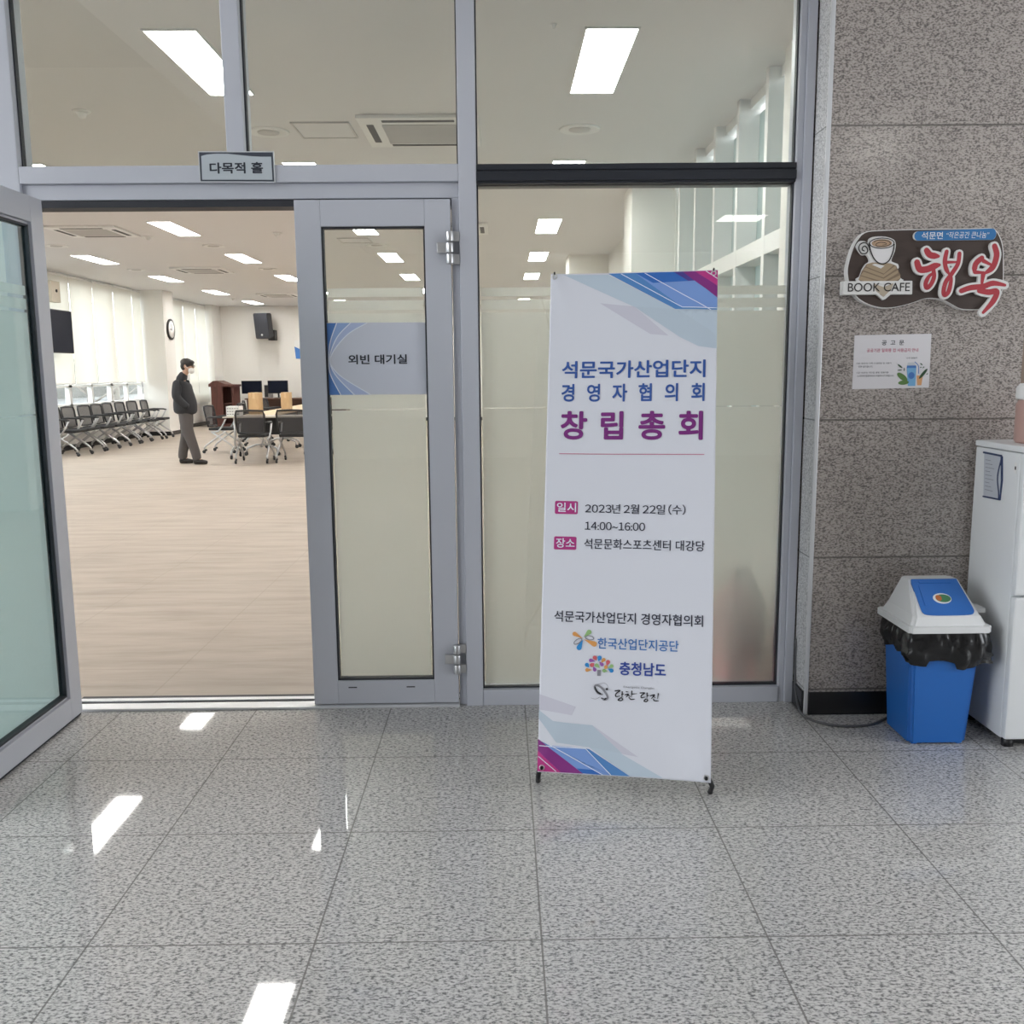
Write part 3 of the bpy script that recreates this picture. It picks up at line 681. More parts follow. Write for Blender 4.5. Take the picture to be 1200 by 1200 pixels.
def carton(x, y, w, d, h, z, label):
    t = thing('cardboard_box', label, 'box', (x, y, z), group='cardboard boxes on the beech table')
    MB().box(-w / 2, w / 2, -d / 2, d / 2, 0, h, 0.004).build('carton', M['tan'], t, True)
    MB().box(-0.022, 0.022, -d / 2 - 0.001, d / 2 + 0.001, h * 0.72, h + 0.001).build('tape', mat('parcel_tape', (0.62, 0.45, 0.26), 0.3) if 'parcel_tape' not in bpy.data.materials else bpy.data.materials['parcel_tape'], t, True)
carton(-4.5, 17.3, 0.2, 0.25, 0.385, 0.74, 'tall tan cardboard box on the beech table, nearer the person')
carton(-4.14, 18.2, 0.165, 0.22, 0.365, 0.74, 'tall tan cardboard box on the beech table, nearer the closed door')
t = thing('white_organizer', 'white slotted box on the end of the grey table', 'box', (-4.66, 16.5, 0.74))
MB().box(-4.78, -4.55, 16.38, 16.62, 0.74, 0.91, 0.006).build('body', M['white'], t)
mb = MB()
for r in range(3):
    for c in range(5): mb.box(-4.765 + c * 0.043, -4.74 + c * 0.043, 16.376, 16.384, 0.77 + r * 0.048, 0.78 + r * 0.048)
mb.build('slots', bpy.data.materials['dark_slot'], t)

# ---- podium, computer desk
t = thing('podium', 'dark cherry wooden podium with open back by the wall', 'podium', (-7.86, 26.6, 0))
b = bmesh.new()
mb = MB().box(-8.06, -8.0, 26.3, 26.95, 0.06, 1.14, 0.006).box(-7.5, -7.44, 26.3, 26.95, 0.06, 1.1, 0.006).box(-8.06, -7.44, 26.9, 26.95, 0.06, 1.1).box(-8.06, -7.74, 26.28, 26.34, 0.06, 1.1)
mb.build('body', M['cherry'], t)
box('plinth', M['cherry'], -8.09, -7.41, 26.26, 26.98, 0, 0.06, t, 0.006)
fn = lambda u, v, n: Vector((u, 26.24 + n, v))
MB().prism(fn, [(-8.11, 1.1), (-8.11, 1.17), (-8.05, 1.21), (-7.98, 1.26), (-7.88, 1.27), (-7.76, 1.22), (-7.65, 1.17), (-7.4, 1.16), (-7.4, 1.1)], 0.0, 0.72).build('top', M['cherry'], t)
box('shelf', M['cherry'], -7.74, -7.5, 26.34, 26.9, 0.62, 0.645, t)
t = thing('computer_desk', 'dark wooden desk at the back wall under monitors', 'desk', (-6.5, 27.4, 0))
box('desktop', M['walnut'], -7.35, -4.4, 27.05, 27.8, 0.715, 0.75, t, 0.004)
for x in (-7.3, -4.5): box('side_panel', M['walnut'], x, x + 0.04, 27.1, 27.75, 0, 0.715, t)
box('back_panel', M['walnut'], -7.26, -4.5, 27.6, 27.63, 0.2, 0.715, t)
def monitor(x, y, label):
    t = thing('monitor', label, 'monitor', (x, y, 0.75), group='monitors on the dark desk')
    box('housing', M['black'], -0.29, 0.29, -0.02, 0.03, 0.13, 0.5, t, 0.006, True)
    box('screen', bpy.data.materials['television_glass'] if 'television_glass' in bpy.data.materials else M['black'], -0.275, 0.275, -0.023, -0.019, 0.15, 0.485, t, 0, True)
    MB().tube([(0, 0.03, 0.3), (0, 0.05, 0.02)], 0.025).lathe([(0, 0), (0.13, 0), (0.13, 0.012), (0.02, 0.02)], (0, 0.03, 0.0)).build('stand', M['black'], t, True); return t
m0 = monitor(-6.45, 27.35, 'black monitor on the dark desk beneath the back wall speaker')
dup(m0, (-7.19, 27.3, 0.75), radians(0), 'black monitor on the dark desk beside the podium')
t = thing('computer_tower', 'grey computer tower between the two monitors', 'computer', (-6.93, 27.35, 0.75))
# the tower stands clear of both screens
t.location = (-6.78, 27.58, 0.75)
box('case', mat('grey_case', (0.35, 0.34, 0.32), 0.5), -0.09, 0.09, -0.15, 0.15, 0, 0.38, t, 0.006, True)
box('front_bezel', M['black'], -0.08, 0.02, -0.156, -0.15, 0.03, 0.36, t, 0, True)

# ---- red extinguisher behind the frosted film
t = thing('fire_extinguisher', 'dark red shape blurred behind the frosted glass beside the banner', 'fire extinguisher', (1.06, 4.33, 0))
mb = MB().lathe([(0.0, 0.02), (0.088, 0.02), (0.095, 0.04), (0.095, 0.39), (0.07, 0.46), (0.025, 0.49), (0.025, 0.53), (0.0, 0.53)], (1.09, 4.262, 0)); mb.build('cylinder', mat('dark_red_paint', (0.70, 0.015, 0.06), 0.4), t)
MB().lathe([(0.0, 0), (0.09, 0), (0.09, 0.03), (0.0, 0.03)], (1.09, 4.262, 0)).build('base', M['black'], t)
MB().tube([(1.09, 4.262, 0.5), (1.15, 4.25, 0.52), (1.21, 4.24, 0.40), (1.20, 4.24, 0.12)], 0.016).box(1.05, 1.17, 4.252, 4.272, 0.53, 0.57).build('hose', M['black'], t)

# ================================================================== PERSON
def skin_mesh(name, verts, edges, radii, root, m, parent, sub=2):
    me = bpy.data.meshes.new(name); me.from_pydata(verts, edges, []); me.update()
    o = bpy.data.objects.new(name, me); COL.objects.link(o)
    md = o.modifiers.new('skin', 'SKIN'); md.use_smooth_shade = True; md.branch_smoothing = 0.6
    for i, sv in enumerate(me.skin_vertices[0].data):
        r = radii[i]; sv.radius = r if isinstance(r, tuple) else (r, r); sv.use_root = (i == root)
    ms = o.modifiers.new('sub', 'SUBSURF'); ms.levels = sub; ms.render_levels = sub
    bpy.context.view_layer.update()
    out = bpy.data.meshes.new_from_object(o.evaluated_get(bpy.context.evaluated_depsgraph_get()))
    bpy.data.objects.remove(o); bpy.data.meshes.remove(me)
    for p in out.polygons: p.use_smooth = True
    out.name = name; return link_mesh(name, out, m, parent, True)
class Sk:
    def __init__(s): s.v = []; s.e = []; s.r = []
    def chain(s, pts, start=None):
        prev = start
        for p, r in pts:
            s.v.append(p); s.r.append(r); i = len(s.v) - 1
            if prev is not None: s.e.append((prev, i))
            prev = i
        return prev
pr = thing('person', 'person in dark jacket, grey trousers and white mask, head bowed', 'person', (-5.185, 15.5, 0))
skin = mat('skin', (0.52, 0.33, 0.24), 0.55); jack = mat('charcoal_jacket', (0.030, 0.031, 0.036), 0.85); trou = mat('grey_trousers', (0.095, 0.085, 0.085), 0.85)
hairm = mat('black_hair', (0.018, 0.016, 0.015), 0.5)
k = Sk()
pel = k.chain([((-0.02, 0, 0.93), 0.095)])
ch_ = k.chain([((-0.03, 0, 1.10), 0.085), ((-0.045, 0, 1.28), 0.085), ((-0.01, 0, 1.42), 0.05)], pel)
nk = k.chain([((0.035, 0, 1.50), 0.052), ((0.080, 0, 1.575), (0.078, 0.07)), ((0.088, 0, 1.635), (0.09, 0.085)), ((0.076, 0, 1.675), (0.06, 0.06))], ch_)
nose = k.chain([((0.182, 0, 1.570), 0.014)], nk - 1)
for s, kx, ax_ in ((-1, 0.07, 0.17), (1, -0.045, -0.13)):
    k.chain([((-0.02, 0.09 * s, 0.86), 0.075), ((kx, 0.095 * s, 0.49), 0.052), ((ax_, 0.10 * s, 0.10), 0.036), ((ax_ + 0.08, 0.105 * s, 0.05), 0.034), ((ax_ + 0.16, 0.11 * s, 0.04), 0.026)], pel)
    e = k.chain([((-0.045, 0.12 * s, 1.31), 0.035), ((-0.05, 0.20 * s, 1.10), 0.032), ((0.04, 0.155 * s, 0.955), 0.026), ((0.075, 0.125 * s, 0.92), (0.034, 0.02))], ch_ - 1)
    for q, (dz, ln) in enumerate(((0.024, 0.07), (0.008, 0.08), (-0.008, 0.075), (-0.024, 0.06))):
        k.chain([((0.10, 0.10 * s, 0.90 + dz), 0.0085), ((0.11, 0.085 * s - s * ln * 0.4, 0.885 + dz), 0.0075)], e)
    k.chain([((0.085, 0.095 * s, 0.95), 0.010), ((0.10, 0.07 * s, 0.945), 0.008)], e)
skin_mesh('body', k.v, k.e, k.r, pel, skin, pr)
k = Sk()
p0 = k.chain([((-0.005, 0, 0.80), 0.19)])
p1 = k.chain([((0.0, 0, 0.90), 0.205), ((0.0, 0, 1.02), 0.205), ((-0.02, 0, 1.16), 0.198), ((-0.05, 0, 1.30), 0.185), ((-0.045, 0, 1.39), 0.135), ((-0.005, 0, 1.45), 0.075), ((0.015, 0, 1.505), 0.066)], p0)
for s in (-1, 1):
    k.chain([((-0.05, 0.165 * s, 1.33), 0.092), ((-0.07, 0.225 * s, 1.10), 0.078), ((0.06, 0.19 * s, 0.965), 0.066), ((0.11, 0.165 * s, 0.93), 0.058)], p1 - 3)
skin_mesh('jacket', k.v, k.e, k.r, p0, jack, pr)
MB().box(0.075, 0.11, -0.025, 0.025, 1.37, 1.47, 0.01).build('shirt_collar', M['white'], pr, True)
mb = MB()
for q in (-1, 1): mb.tube([(0.172 + 0.004 * cos(a), 0.032 * q + 0.022 * cos(a), 1.600 + 0.016 * sin(a)) for a in [2 * pi * j / 10 for j in range(11)]], 0.003, 6).tube([(0.168, 0.055 * q, 1.604), (0.07, 0.086 * q, 1.612)], 0.003, 6)
mb.build('glasses', M['black'], pr, True)
k = Sk()
p0 = k.chain([((0.0, 0, 0.86), 0.16)]); k.chain([((0.0, 0, 1.00), 0.14)], p0)
for s, kx, ax_ in ((-1, 0.07, 0.17), (1, -0.045, -0.13)):
    k.chain([((0.0, 0.088 * s, 0.72), 0.118), ((kx, 0.097 * s, 0.47), 0.094), ((ax_, 0.10 * s, 0.15), 0.080), ((ax_ + 0.005, 0.10 * s, 0.05), 0.078)], p0)
skin_mesh('trousers', k.v, k.e, k.r, p0, trou, pr)
for s, ax_ in ((-1, 0.17), (1, -0.13)):
    k = Sk(); k.chain([((ax_ - 0.055, 0.10 * s, 0.045), 0.044), ((ax_ + 0.02, 0.10 * s, 0.05), 0.050), ((ax_ + 0.10, 0.107 * s, 0.042), 0.044), ((ax_ + 0.18, 0.112 * s, 0.032), 0.032)])
    skin_mesh('shoe', k.v, k.e, k.r, 1, mat('black_leather', (0.015, 0.013, 0.013), 0.3) if s < 0 else bpy.data.materials['black_leather'], pr)
mb = MB().ball((0.068, 0, 1.650), 0.108, 0.094, 0.078, Euler((0, radians(14), 0))); mb.ball((0.018, 0, 1.60), 0.055, 0.085, 0.075); mb.ball((0.14, 0, 1.668), 0.05, 0.07, 0.03, Euler((0, radians(25), 0)))
mb.build('hair', hairm, pr, True)
mb = MB().ball((0.128, 0, 1.532), 0.048, 0.062, 0.055); mb.build('mask', M['white'], pr, True)
for s in (-1, 1):
    MB().ball((0.158, 0.03 * s, 1.602), 0.010).build('eye', M['black'], pr, True)
    MB().ball((0.062, 0.08 * s, 1.595), 0.02, 0.01, 0.033).build('ear', skin, pr, True)
MB().stroke(lambda u, v, n: Vector((u, -0.1 - n, v)), [(0.07, 1.6), (0.13, 1.55)], 0.006, -0.01, 0.0).build('mask_strap', M['white'], pr, True)
# ================================================================== NAME SIGN, PAPER
t = thing('door_sign', 'small grey name sign with dark border above the doorway', 'sign', (-1.076, YF, 2.328))
fn = xz(0, YF, 0)
sgc = [(-1227, 2386), (-926, 2384), (-925, 2269), (-1227, 2272)]
MB().prism(fn, [(-1231, 2390), (-922, 2388), (-921, 2265), (-1231, 2268)], 0.0, 0.008).build('plate', mat('clear_acrylic_edge', (0.62, 0.64, 0.66), 0.25), t)
MB().prism(fn, sgc, None, 0.0086).build('border', mat('slate_print', (0.055, 0.065, 0.085), 0.35), t)
curve = [(-1219, 2371), (-1195, 2377), (-1158, 2380), (-1109, 2379), (-1061, 2374), (-1012, 2369), (-973, 2367), (-933, 2367)]
MB().prism(fn, curve + [(-932, 2276), (-1220, 2278)], None, 0.0092).build('panel', mat('pale_grey_print', (0.50, 0.545, 0.58), 0.35), t)
inkd = mat('dark_ink', (0.018, 0.022, 0.035), 0.5)
lettering(fn, '다목적 홀', (-1187, 2301, -968, 2346), 0.0098, inkd, t, 0.028)

t = thing('paper_notice', 'printed paper sign with blue swoosh taped on the closed door glass', 'paper sign', (-0.525, YF + 0.022, 1.545))
PY = YF + 0.0243
fn = xz(0, PY, 0)
MB().prism(fn, [(-739, 1698), (-313, 1697), (-312, 1393), (-738, 1396)], 0.0, 0.0008).build('sheet', mat('lilac_white_paper', (0.62, 0.64, 0.72), 0.6), t)
def swoosh(a, b, m, n, name='swoosh'):
    MB().prism(fn, a + b[::-1], None, n).build(name, m, t)
a1 = [(-695, 1697), (-724, 1621), (-734, 1551), (-729, 1481), (-688, 1394)]
a2 = [(-636, 1697), (-696, 1636), (-729, 1551), (-709, 1481), (-630, 1394)]
a3 = [(-565, 1697), (-656, 1644), (-726, 1551), (-694, 1481), (-560, 1394)]
def sm(p, n=6):
    P = [Vector(q) for q in p]; out = []
    for i in range(len(P) - 1):
        a, b, c, d = P[max(i - 1, 0)], P[i], P[i + 1], P[min(i + 2, len(P) - 1)]
        for j in range(n):
            t_ = j / n; out.append(tuple(0.5 * ((2 * b) + (c - a) * t_ + (2 * a - 5 * b + 4 * c - d) * t_ * t_ + (3 * b - a - 3 * c + d) * t_ ** 3)))
    return out + [tuple(P[-1])]
swoosh([(-738, 1697), (-738, 1394)], sm(a1)[::1], mat('print_blue_dark', (0.09, 0.22, 0.55), 0.6), 0.0012)
swoosh(sm(a1), sm(a2), mat('print_blue_mid', (0.30, 0.42, 0.70), 0.6), 0.0012)
swoosh(sm(a2), sm(a3), mat('print_blue_light', (0.46, 0.53, 0.74), 0.6), 0.0012)
w1 = mat('print_white', (0.78, 0.82, 0.9), 0.6)
mb = MB()
for a in (a1, a2, a3): mb.stroke(fn, a, 4, None, 0.0016, (1, 1))
mb.build('swoosh_line', w1, t)
lettering(fn, '외빈 대기실', (-651, 1523, -400, 1564), 0.002, inkd, t, 0.022)

# ================================================================== BANNER ON ITS STAND
BO = Vector((0.11472, 3.12757, 0.08907)); BU = Vector((0.98379, -0.17935, 0)); BV = Vector((0.04071, 0.22329, 0.97390)); BN = Vector((-0.17467, -0.95811, 0.22697))
def bfn(u, v, n):
    """point on the printed sheet (millimetres), with the soft folds pulled in by the corner hooks"""
    w, h = u / 600.0, v / 1800.0
    d = 0.0
    for cx, cv, an in ((0, 1800, -66), (0, 1800, -50), (600, 0, 112), (600, 0, 128), (600, 1800, -118), (0, 0, 62)):
        dx, dy = u - cx, v - cv; a = radians(an); al = dx * cos(a) + dy * sin(a); pe = -dx * sin(a) + dy * cos(a)
        if al > 0: d += 0.006 * math.exp(-(pe / (24 + al * 0.07)) ** 2) * math.exp(-al / 330.0) * min(1, al / 60)
    d -= 0.010 * sin(pi * min(max(w, 0), 1)) * (1 - 0.6 * sin(pi * min(max(h, 0), 1)))
    d += 0.003 * sin(u / 95.0 + v / 420.0)
    return BO + BU * (u * 0.001) + BV * (v * 0.001) + BN * (d + n)
t = thing('banner_stand', 'tall white printed banner on a black folding stand before the window', 'banner', (0.43, 3.35, 0))
mb = MB(); NX, NY = 90, 260
vv = [[mb.bm.verts.new(bfn(600 * i / NX, 1800 * j / NY, 0)) for i in range(NX + 1)] for j in range(NY + 1)]
for j in range(NY):
    for i in range(NX):
        f = mb.bm.faces.new((vv[j][i], vv[j][i + 1], vv[j + 1][i + 1], vv[j + 1][i])); f.smooth = True
sheet = mb.build('banner_sheet', mat('white_banner_vinyl', (0.72, 0.735, 0.80), 0.55, 0, 0.4), t)
sheet.data.transform(Matrix.Identity(4))
md = sheet.modifiers.new('thickness', 'SOLIDIFY'); md.thickness = 0.0006; md.offset = -1

def clip(poly, a, b, c):
    """keep the part of the polygon where a*u + b*v <= c"""
    out = []
    for i in range(len(poly)):
        p, q = poly[i - 1], poly[i]; dp, dq = a * p[0] + b * p[1] - c, a * q[0] + b * q[1] - c
        if (dp <= 0) != (dq <= 0):
            k = dp / (dp - dq); out.append((p[0] + (q[0] - p[0]) * k, p[1] + (q[1] - p[1]) * k))
        if dq <= 0: out.append(q)
    return out
def art(polys, m, n, name='print_pattern'):
    mb = MB(); n = n + 0.0008
    for pl in polys:
        pl = [tuple(p) for p in pl]
        for a, b, c in ((1, 0, 600), (-1, 0, 0), (0, 1, 1800), (0, -1, 0)): pl = clip(pl, a, b, c)
        tb_ = bmesh.new(); f = tb_.faces.new([tb_.verts.new((p[0], p[1], 0)) for p in pl]); f.normal_update(); bmesh.ops.triangulate(tb_, faces=[f])
        for _ in range(6):
            lo = [e for e in tb_.edges if e.calc_length() > 24]
            if not lo: break
            bmesh.ops.subdivide_edges(tb_, edges=lo, cuts=1, use_grid_fill=False); bmesh.ops.triangulate(tb_, faces=tb_.faces[:])
        for v in tb_.verts: v.co = bfn(v.co.x, v.co.y, n)
        for f in tb_.faces: f.smooth = True
        mb.add(tb_)
    return mb.build(name, m, sheet)
def ink(name, c): return mat('ink_' + name, c, 0.55, 0, 0.4)
I = dict(pale=ink('pale', (0.52, 0.61, 0.70)), pale2=ink('pale_grey', (0.50, 0.585, 0.67)), lav=ink('lavender', (0.61, 0.605, 0.69)), blue=ink('blue', (0.09, 0.25, 0.56)), lblue=ink('light_blue', (0.20, 0.34, 0.70)),
         sblue=ink('strong_blue', (0.035, 0.15, 0.50)), navy=ink('violet', (0.075, 0.05, 0.28)), purple=ink('purple', (0.24, 0.03, 0.22)), mag=ink('magenta', (0.52, 0.04, 0.24)), white=ink('white', (0.80, 0.85, 0.95)),
         hb=ink('heading_blue', (0.035, 0.10, 0.36)), hp=ink('heading_purple', (0.20, 0.025, 0.20)), text=ink('text', (0.02, 0.022, 0.045)), red=ink('rule', (0.55, 0.20, 0.30)), tagm=ink('tag', (0.45, 0.04, 0.22)), kb=ink('logo_blue', (0.05, 0.18, 0.48)), cb=ink('logo_navy', (0.035, 0.07, 0.32)), grey=ink('grey', (0.25, 0.25, 0.28)))
TOP = {'pale': [(47, 1796), (210, 1793), (453, 1660), (306, 1672)], 'pale2': [(306, 1673), (458, 1660), (600, 1656), (602, 1513), (537, 1523), (471, 1556)], 'pale3': [(458, 1660), (600, 1656), (601, 1558), (579, 1579)], 'lav2': [(182, 1688), (306, 1673), (430, 1563), (366, 1570)],
       'blue': [(210, 1797), (307, 1797), (478, 1666), (601, 1660), (601, 1654), (453, 1660)], 'lblue': [(307, 1797), (444, 1797), (522, 1765), (601, 1700), (601, 1660), (478, 1666)], 'sblue': [(307, 1797), (444, 1797), (498, 1762), (372, 1758)], 'navy': [(444, 1797), (476, 1797), (521, 1763), (498, 1762)], 'purple': [(476, 1797), (520, 1797), (600, 1740), (600, 1698)], 'mag': [(520, 1797), (600, 1797), (600, 1740)]}
BOT = {'lav': [(0, 272), (131, 234), (117, 204), (0, 218)], 'lav2': [(190, 172), (352, 70), (281, 80)], 'teal': [(0, 216), (51, 180), (124, 175), (190, 172), (296, 79), (180, 95), (65, 106), (0, 186)], 'pale': [(180, 95), (287, 81), (438, 4), (324, 3)], 'blue': [(162, 91), (180, 89), (324, 3), (259, 3)],
       'lblue': [(0, 98), (41, 95), (162, 91), (259, 3), (158, 4), (0, 112)], 'sblue': [(139, 20), (195, 18), (231, 2), (159, 4)], 'purple': [(0, 115), (161, 3), (83, 3), (0, 75)], 'mag': [(0, 75), (83, 3), (0, 3)]}
for q_, k_, n_ in ((TOP, 'pale', 0.0006), (TOP, 'pale3', 0.0006), (BOT, 'pale', 0.0006), (TOP, 'pale2', 0.0005), (BOT, 'teal', 0.0005), (TOP, 'lav2', 0.0004), (BOT, 'lav', 0.0004), (BOT, 'lav2', 0.0004)):
    art([q_[k_]], I[{'pale3': 'pale', 'teal': 'pale2', 'lav2': 'lav'}.get(k_, k_)], n_)
for k_, n_ in (('blue', 0.0008), ('lblue', 0.0010), ('sblue', 0.0013), ('navy', 0.0014), ('purple', 0.0015), ('mag', 0.0017)):
    for x in (TOP, BOT):
        if k_ in x: art([x[k_]], I[k_], n_)
def lines(ls, w, n, m):
    out = []
    for ln in ls:
        for a, b in zip(ln[:-1], ln[1:]):
            d = Vector((b[0] - a[0], b[1] - a[1])).normalized(); h = Vector((-d.y, d.x)) * w / 2
            out.append([(a[0] + h.x, a[1] + h.y), (b[0] + h.x, b[1] + h.y), (b[0] - h.x, b[1] - h.y), (a[0] - h.x, a[1] - h.y)])
    return art(out, m, n, 'printed_line')
lines([[(256, 1795), (478, 1666), (601, 1660)], [(342, 1795), (578, 1654)], [(559, 1796), (600, 1766)], [(4, 92), (168, 90), (260, 2)], [(41, 97), (231, 2)], [(3, 55), (67, 5)]], 2.6, 0.0021, I['white'])
lines([[(48, 1133.5), (562, 1133.5)]], 3.0, 0.0012, I['red'])
TN = 0.0024
def btext(body, bb, m, off=0.0, pitch=None, shear=0, n=TN): return lettering(bfn, body, bb, n, m, sheet, off, pitch, shear)
btext('석문국가산업단지', (50, 1410, 562, 1474), I['hb'], 0.022)
btext('경영자협의회', (50, 1324, 560, 1390), I['hb'], 0.022, 1.55)
btext('창립총회', (50, 1185, 556, 1290), I['hp'], 0.028, 1.30)
art([[(38, 918), (42, 915), (116, 915), (120, 918), (120, 959), (116, 962), (42, 962), (38, 959)], [(38, 790), (42, 787), (114, 787), (118, 790), (118, 831), (114, 834), (42, 834), (38, 831)]], I['tagm'], 0.0008, 'printed_tag')
btext('일시', (45, 922, 114, 956), I['white'], 0.012); btext('장소', (45, 794, 112, 828), I['white'], 0.012)
btext('2023년 2월 22일 (수)', (146, 919, 500, 955), I['text'], 0.007, 'plain'); btext('14:00~16:00', (147, 860, 360, 889), I['text'], 0.007, 'plain'); btext('석문문화스포츠센터 대강당', (146, 792, 568, 829), I['text'], 0.007)
btext('석문국가산업단지 경영자협의회', (46, 530, 566, 570), I['text'], 0.011)
btext('한국산업단지공단', (202, 440, 484, 479), I['kb'], 0.014); btext('충청남도', (280, 351, 442, 398), I['cb'], 0.026)
btext('Energetic Dangjin', (296, 305, 402, 314), I['grey'], 0.0)
# flower emblem
Cc = dict(o=ink('orange', (0.72, 0.34, 0.10)), g=ink('green', (0.30, 0.50, 0.20)), b=ink('azure', (0.03, 0.26, 0.62)), r=ink('coral', (0.62, 0.12, 0.14)), p=ink('plum', (0.30, 0.10, 0.40)), k=ink('ink_black', (0.02, 0.02, 0.025)))
for c_, hd, tp, r_ in (('o', (120, 489), (149, 474), 7.5), ('g', (171, 497), (152, 478), 8.5), ('o', (190, 456), (153, 471), 9.5), ('b', (137, 441), (150, 470), 9)):
    MB().drop(bfn, hd, tp, r_, None, TN).build('emblem_petal', Cc[c_], sheet)
def ring(cx, cy_, rx, ry, rot): return [(cx + rx * cos(a) * cos(rot) - ry * sin(a) * sin(rot), cy_ + rx * cos(a) * sin(rot) + ry * sin(a) * cos(rot)) for a in [2 * pi * j / 20 for j in range(21)]]
mb = MB(); mb.stroke(bfn, ring(173, 477, 15, 7, radians(-8)), 3, None, TN, (1, 1), False); mb.stroke(bfn, ring(132, 463, 16, 7, radians(35)), 3, None, TN, (1, 1), False); mb.build('emblem_ring', I['grey'], sheet)
# tree emblem
drops = [((210, 409), 'b', (207, 395)), ((193, 408), 'r', (199, 398)), ((179, 398), 'p', (197, 395)), ((225, 402), 'o', (216, 391)), ((240, 395), 'r', (235, 380)), ((166, 382), 'b', (174, 373)), ((184, 382), 'r', (192, 389)), ((200, 382), 'g', (212, 372)), ((219, 385), 'p', (209, 395)), ((233, 377), 'o', (229, 369)), ((253, 381), 'g', (240, 373)), ((167, 364), 'o', (185, 365)), ((194, 366), 'p', (188, 377)), ((227, 364), 'g', (239, 362)), ((253, 365), 'b', (239, 372))]
for c_ in 'brpog':
    mb = MB()
    for hd, cc, tp in drops:
        if cc == c_: mb.drop(bfn, hd, tp, 7.2 if c_ in 'br' else 6.4, None, TN)
    mb.build('emblem_leaves', Cc[c_], sheet)
art([[(203, 366), (215, 366), (215, 345), (203, 345)]], I['grey'], TN, 'emblem_trunk')
# ring emblem and brush lettering
mb = MB(); mb.stroke(bfn, [(222, 281), (208, 284), (196, 300), (197, 310), (205, 312), (220, 303), (235, 285), (241, 272), (237, 264), (228, 262), (221, 267)], 7, None, TN, (0.8, 0.5)); mb.build('emblem_ring', I['grey'], sheet)
mb = MB(); mb.stroke(bfn, [(216, 283), (204, 290), (196, 306)], 6, None, TN + 0.0002, (0.9, 0.6)); mb.stroke(bfn, [(220, 268), (229, 264), (236, 268)], 6, None, TN + 0.0002); mb.ellipse(bfn, 238, 300, 4, 4, None, TN + 0.0002); mb.build('emblem_shade', Cc['k'], sheet)
mb = MB(); mb.stroke(bfn, [(205, 316), (228, 321), (240, 312), (240, 299)], 1.3, None, TN); mb.stroke(bfn, [(182, 267), (200, 264), (216, 273)], 1.3, None, TN); mb.build('emblem_orbit', I['grey'], sheet)
BR = {'a': [(267, 295), (284, 297), (271, 286), (270, 276), (284, 278)], 'b': [(292, 293), (291, 272)], 'b2': [(290, 284), (297, 286)], 'c': [(287, 272), (278, 264), (288, 262), (294, 268), (287, 272)], 'd': [(306, 294), (313, 293)], 'd1': [(302, 283), (314, 286), (305, 275)], 'd2': [(311, 283), (321, 277)], 'e': [(325, 297), (324, 276)], 'e2': [(326, 287), (343, 289)], 'f': [(316, 274), (323, 268), (336, 270)], 'g': [(354, 292), (370, 293), (359, 284), (359, 276), (372, 279)], 'h': [(378, 293), (378, 274)], 'h2': [(379, 283), (385, 285)], 'i': [(374, 272), (368, 265), (376, 263), (381, 269), (374, 272)], 'j': [(390, 284), (404, 288), (393, 274)], 'j2': [(399, 283), (407, 278)], 'k': [(417, 293), (414, 275)], 'l': [(401, 273), (404, 268), (419, 268)]}
mb = MB()
for v_ in BR.values(): mb.stroke(bfn, v_, 4.0, None, TN, (1.0, 0.45))
mb.build('brush_lettering', Cc['k'], sheet)
# stand: hub behind the sheet, two upper arms, two front feet, one rear foot, hooks
hub = Vector((0.475, 3.42, 0.80)); gm = mat('stand_black', (0.03, 0.03, 0.032), 0.4, 0.3)
MB().lathe([(0, -0.035), (0.03, -0.035), (0.034, 0), (0.03, 0.035), (0, 0.035)], hub).build('hub', gm, t)
for u, v in ((14, 1790), (586, 1790)):
    c_ = bfn(u, v, -0.004); MB().tube([hub, hub.lerp(c_, 0.5) + Vector((0, 0.05, 0)), c_ + Vector((0, 0.004, 0.0)), c_ + BN * 0.012 + Vector((0, 0, 0.012))], [0.008, 0.006, 0.004, 0.003], 8).build('arm', gm, t)
for u, ft in ((16, Vector((0.121, 3.235, 0.006))), (584, Vector((0.728, 3.125, 0.006)))):
    c_ = bfn(u, 16, -0.02)
    MB().tube([hub, hub.lerp(c_, 0.55) + Vector((0, 0.06, 0)), c_ + Vector((0, 0.06, 0.02)), ft + Vector((0, -0.03, 0.035)), ft], [0.009, 0.008, 0.008, 0.009, 0.010], 8).build('foot', gm, t)
    MB().tube([bfn(u, 18, 0.004), bfn(u, 14, 0.012), c_ + Vector((0, 0.05, -0.005)), ft + Vector((0, -0.03, 0.035))], 0.005, 8).build('bottom_hook', gm, t)
MB().tube([hub, Vector((0.53, 3.60, 0.36)), Vector((0.58, 3.74, 0.006))], [0.009, 0.008, 0.009], 8).build('rear_foot', gm, t)
for u, v in ((14, 1787), (586, 1787), (16, 17), (584, 17)):
    b_ = bfn(u, v, 0.001); rg = MB()
    rg.tube([b_ + (BU * cos(a) + BV * sin(a)) * 0.008 for a in [2 * pi * j / 14 for j in range(15)]], 0.003, 6); rg.build('eyelet', M['steel'], t)

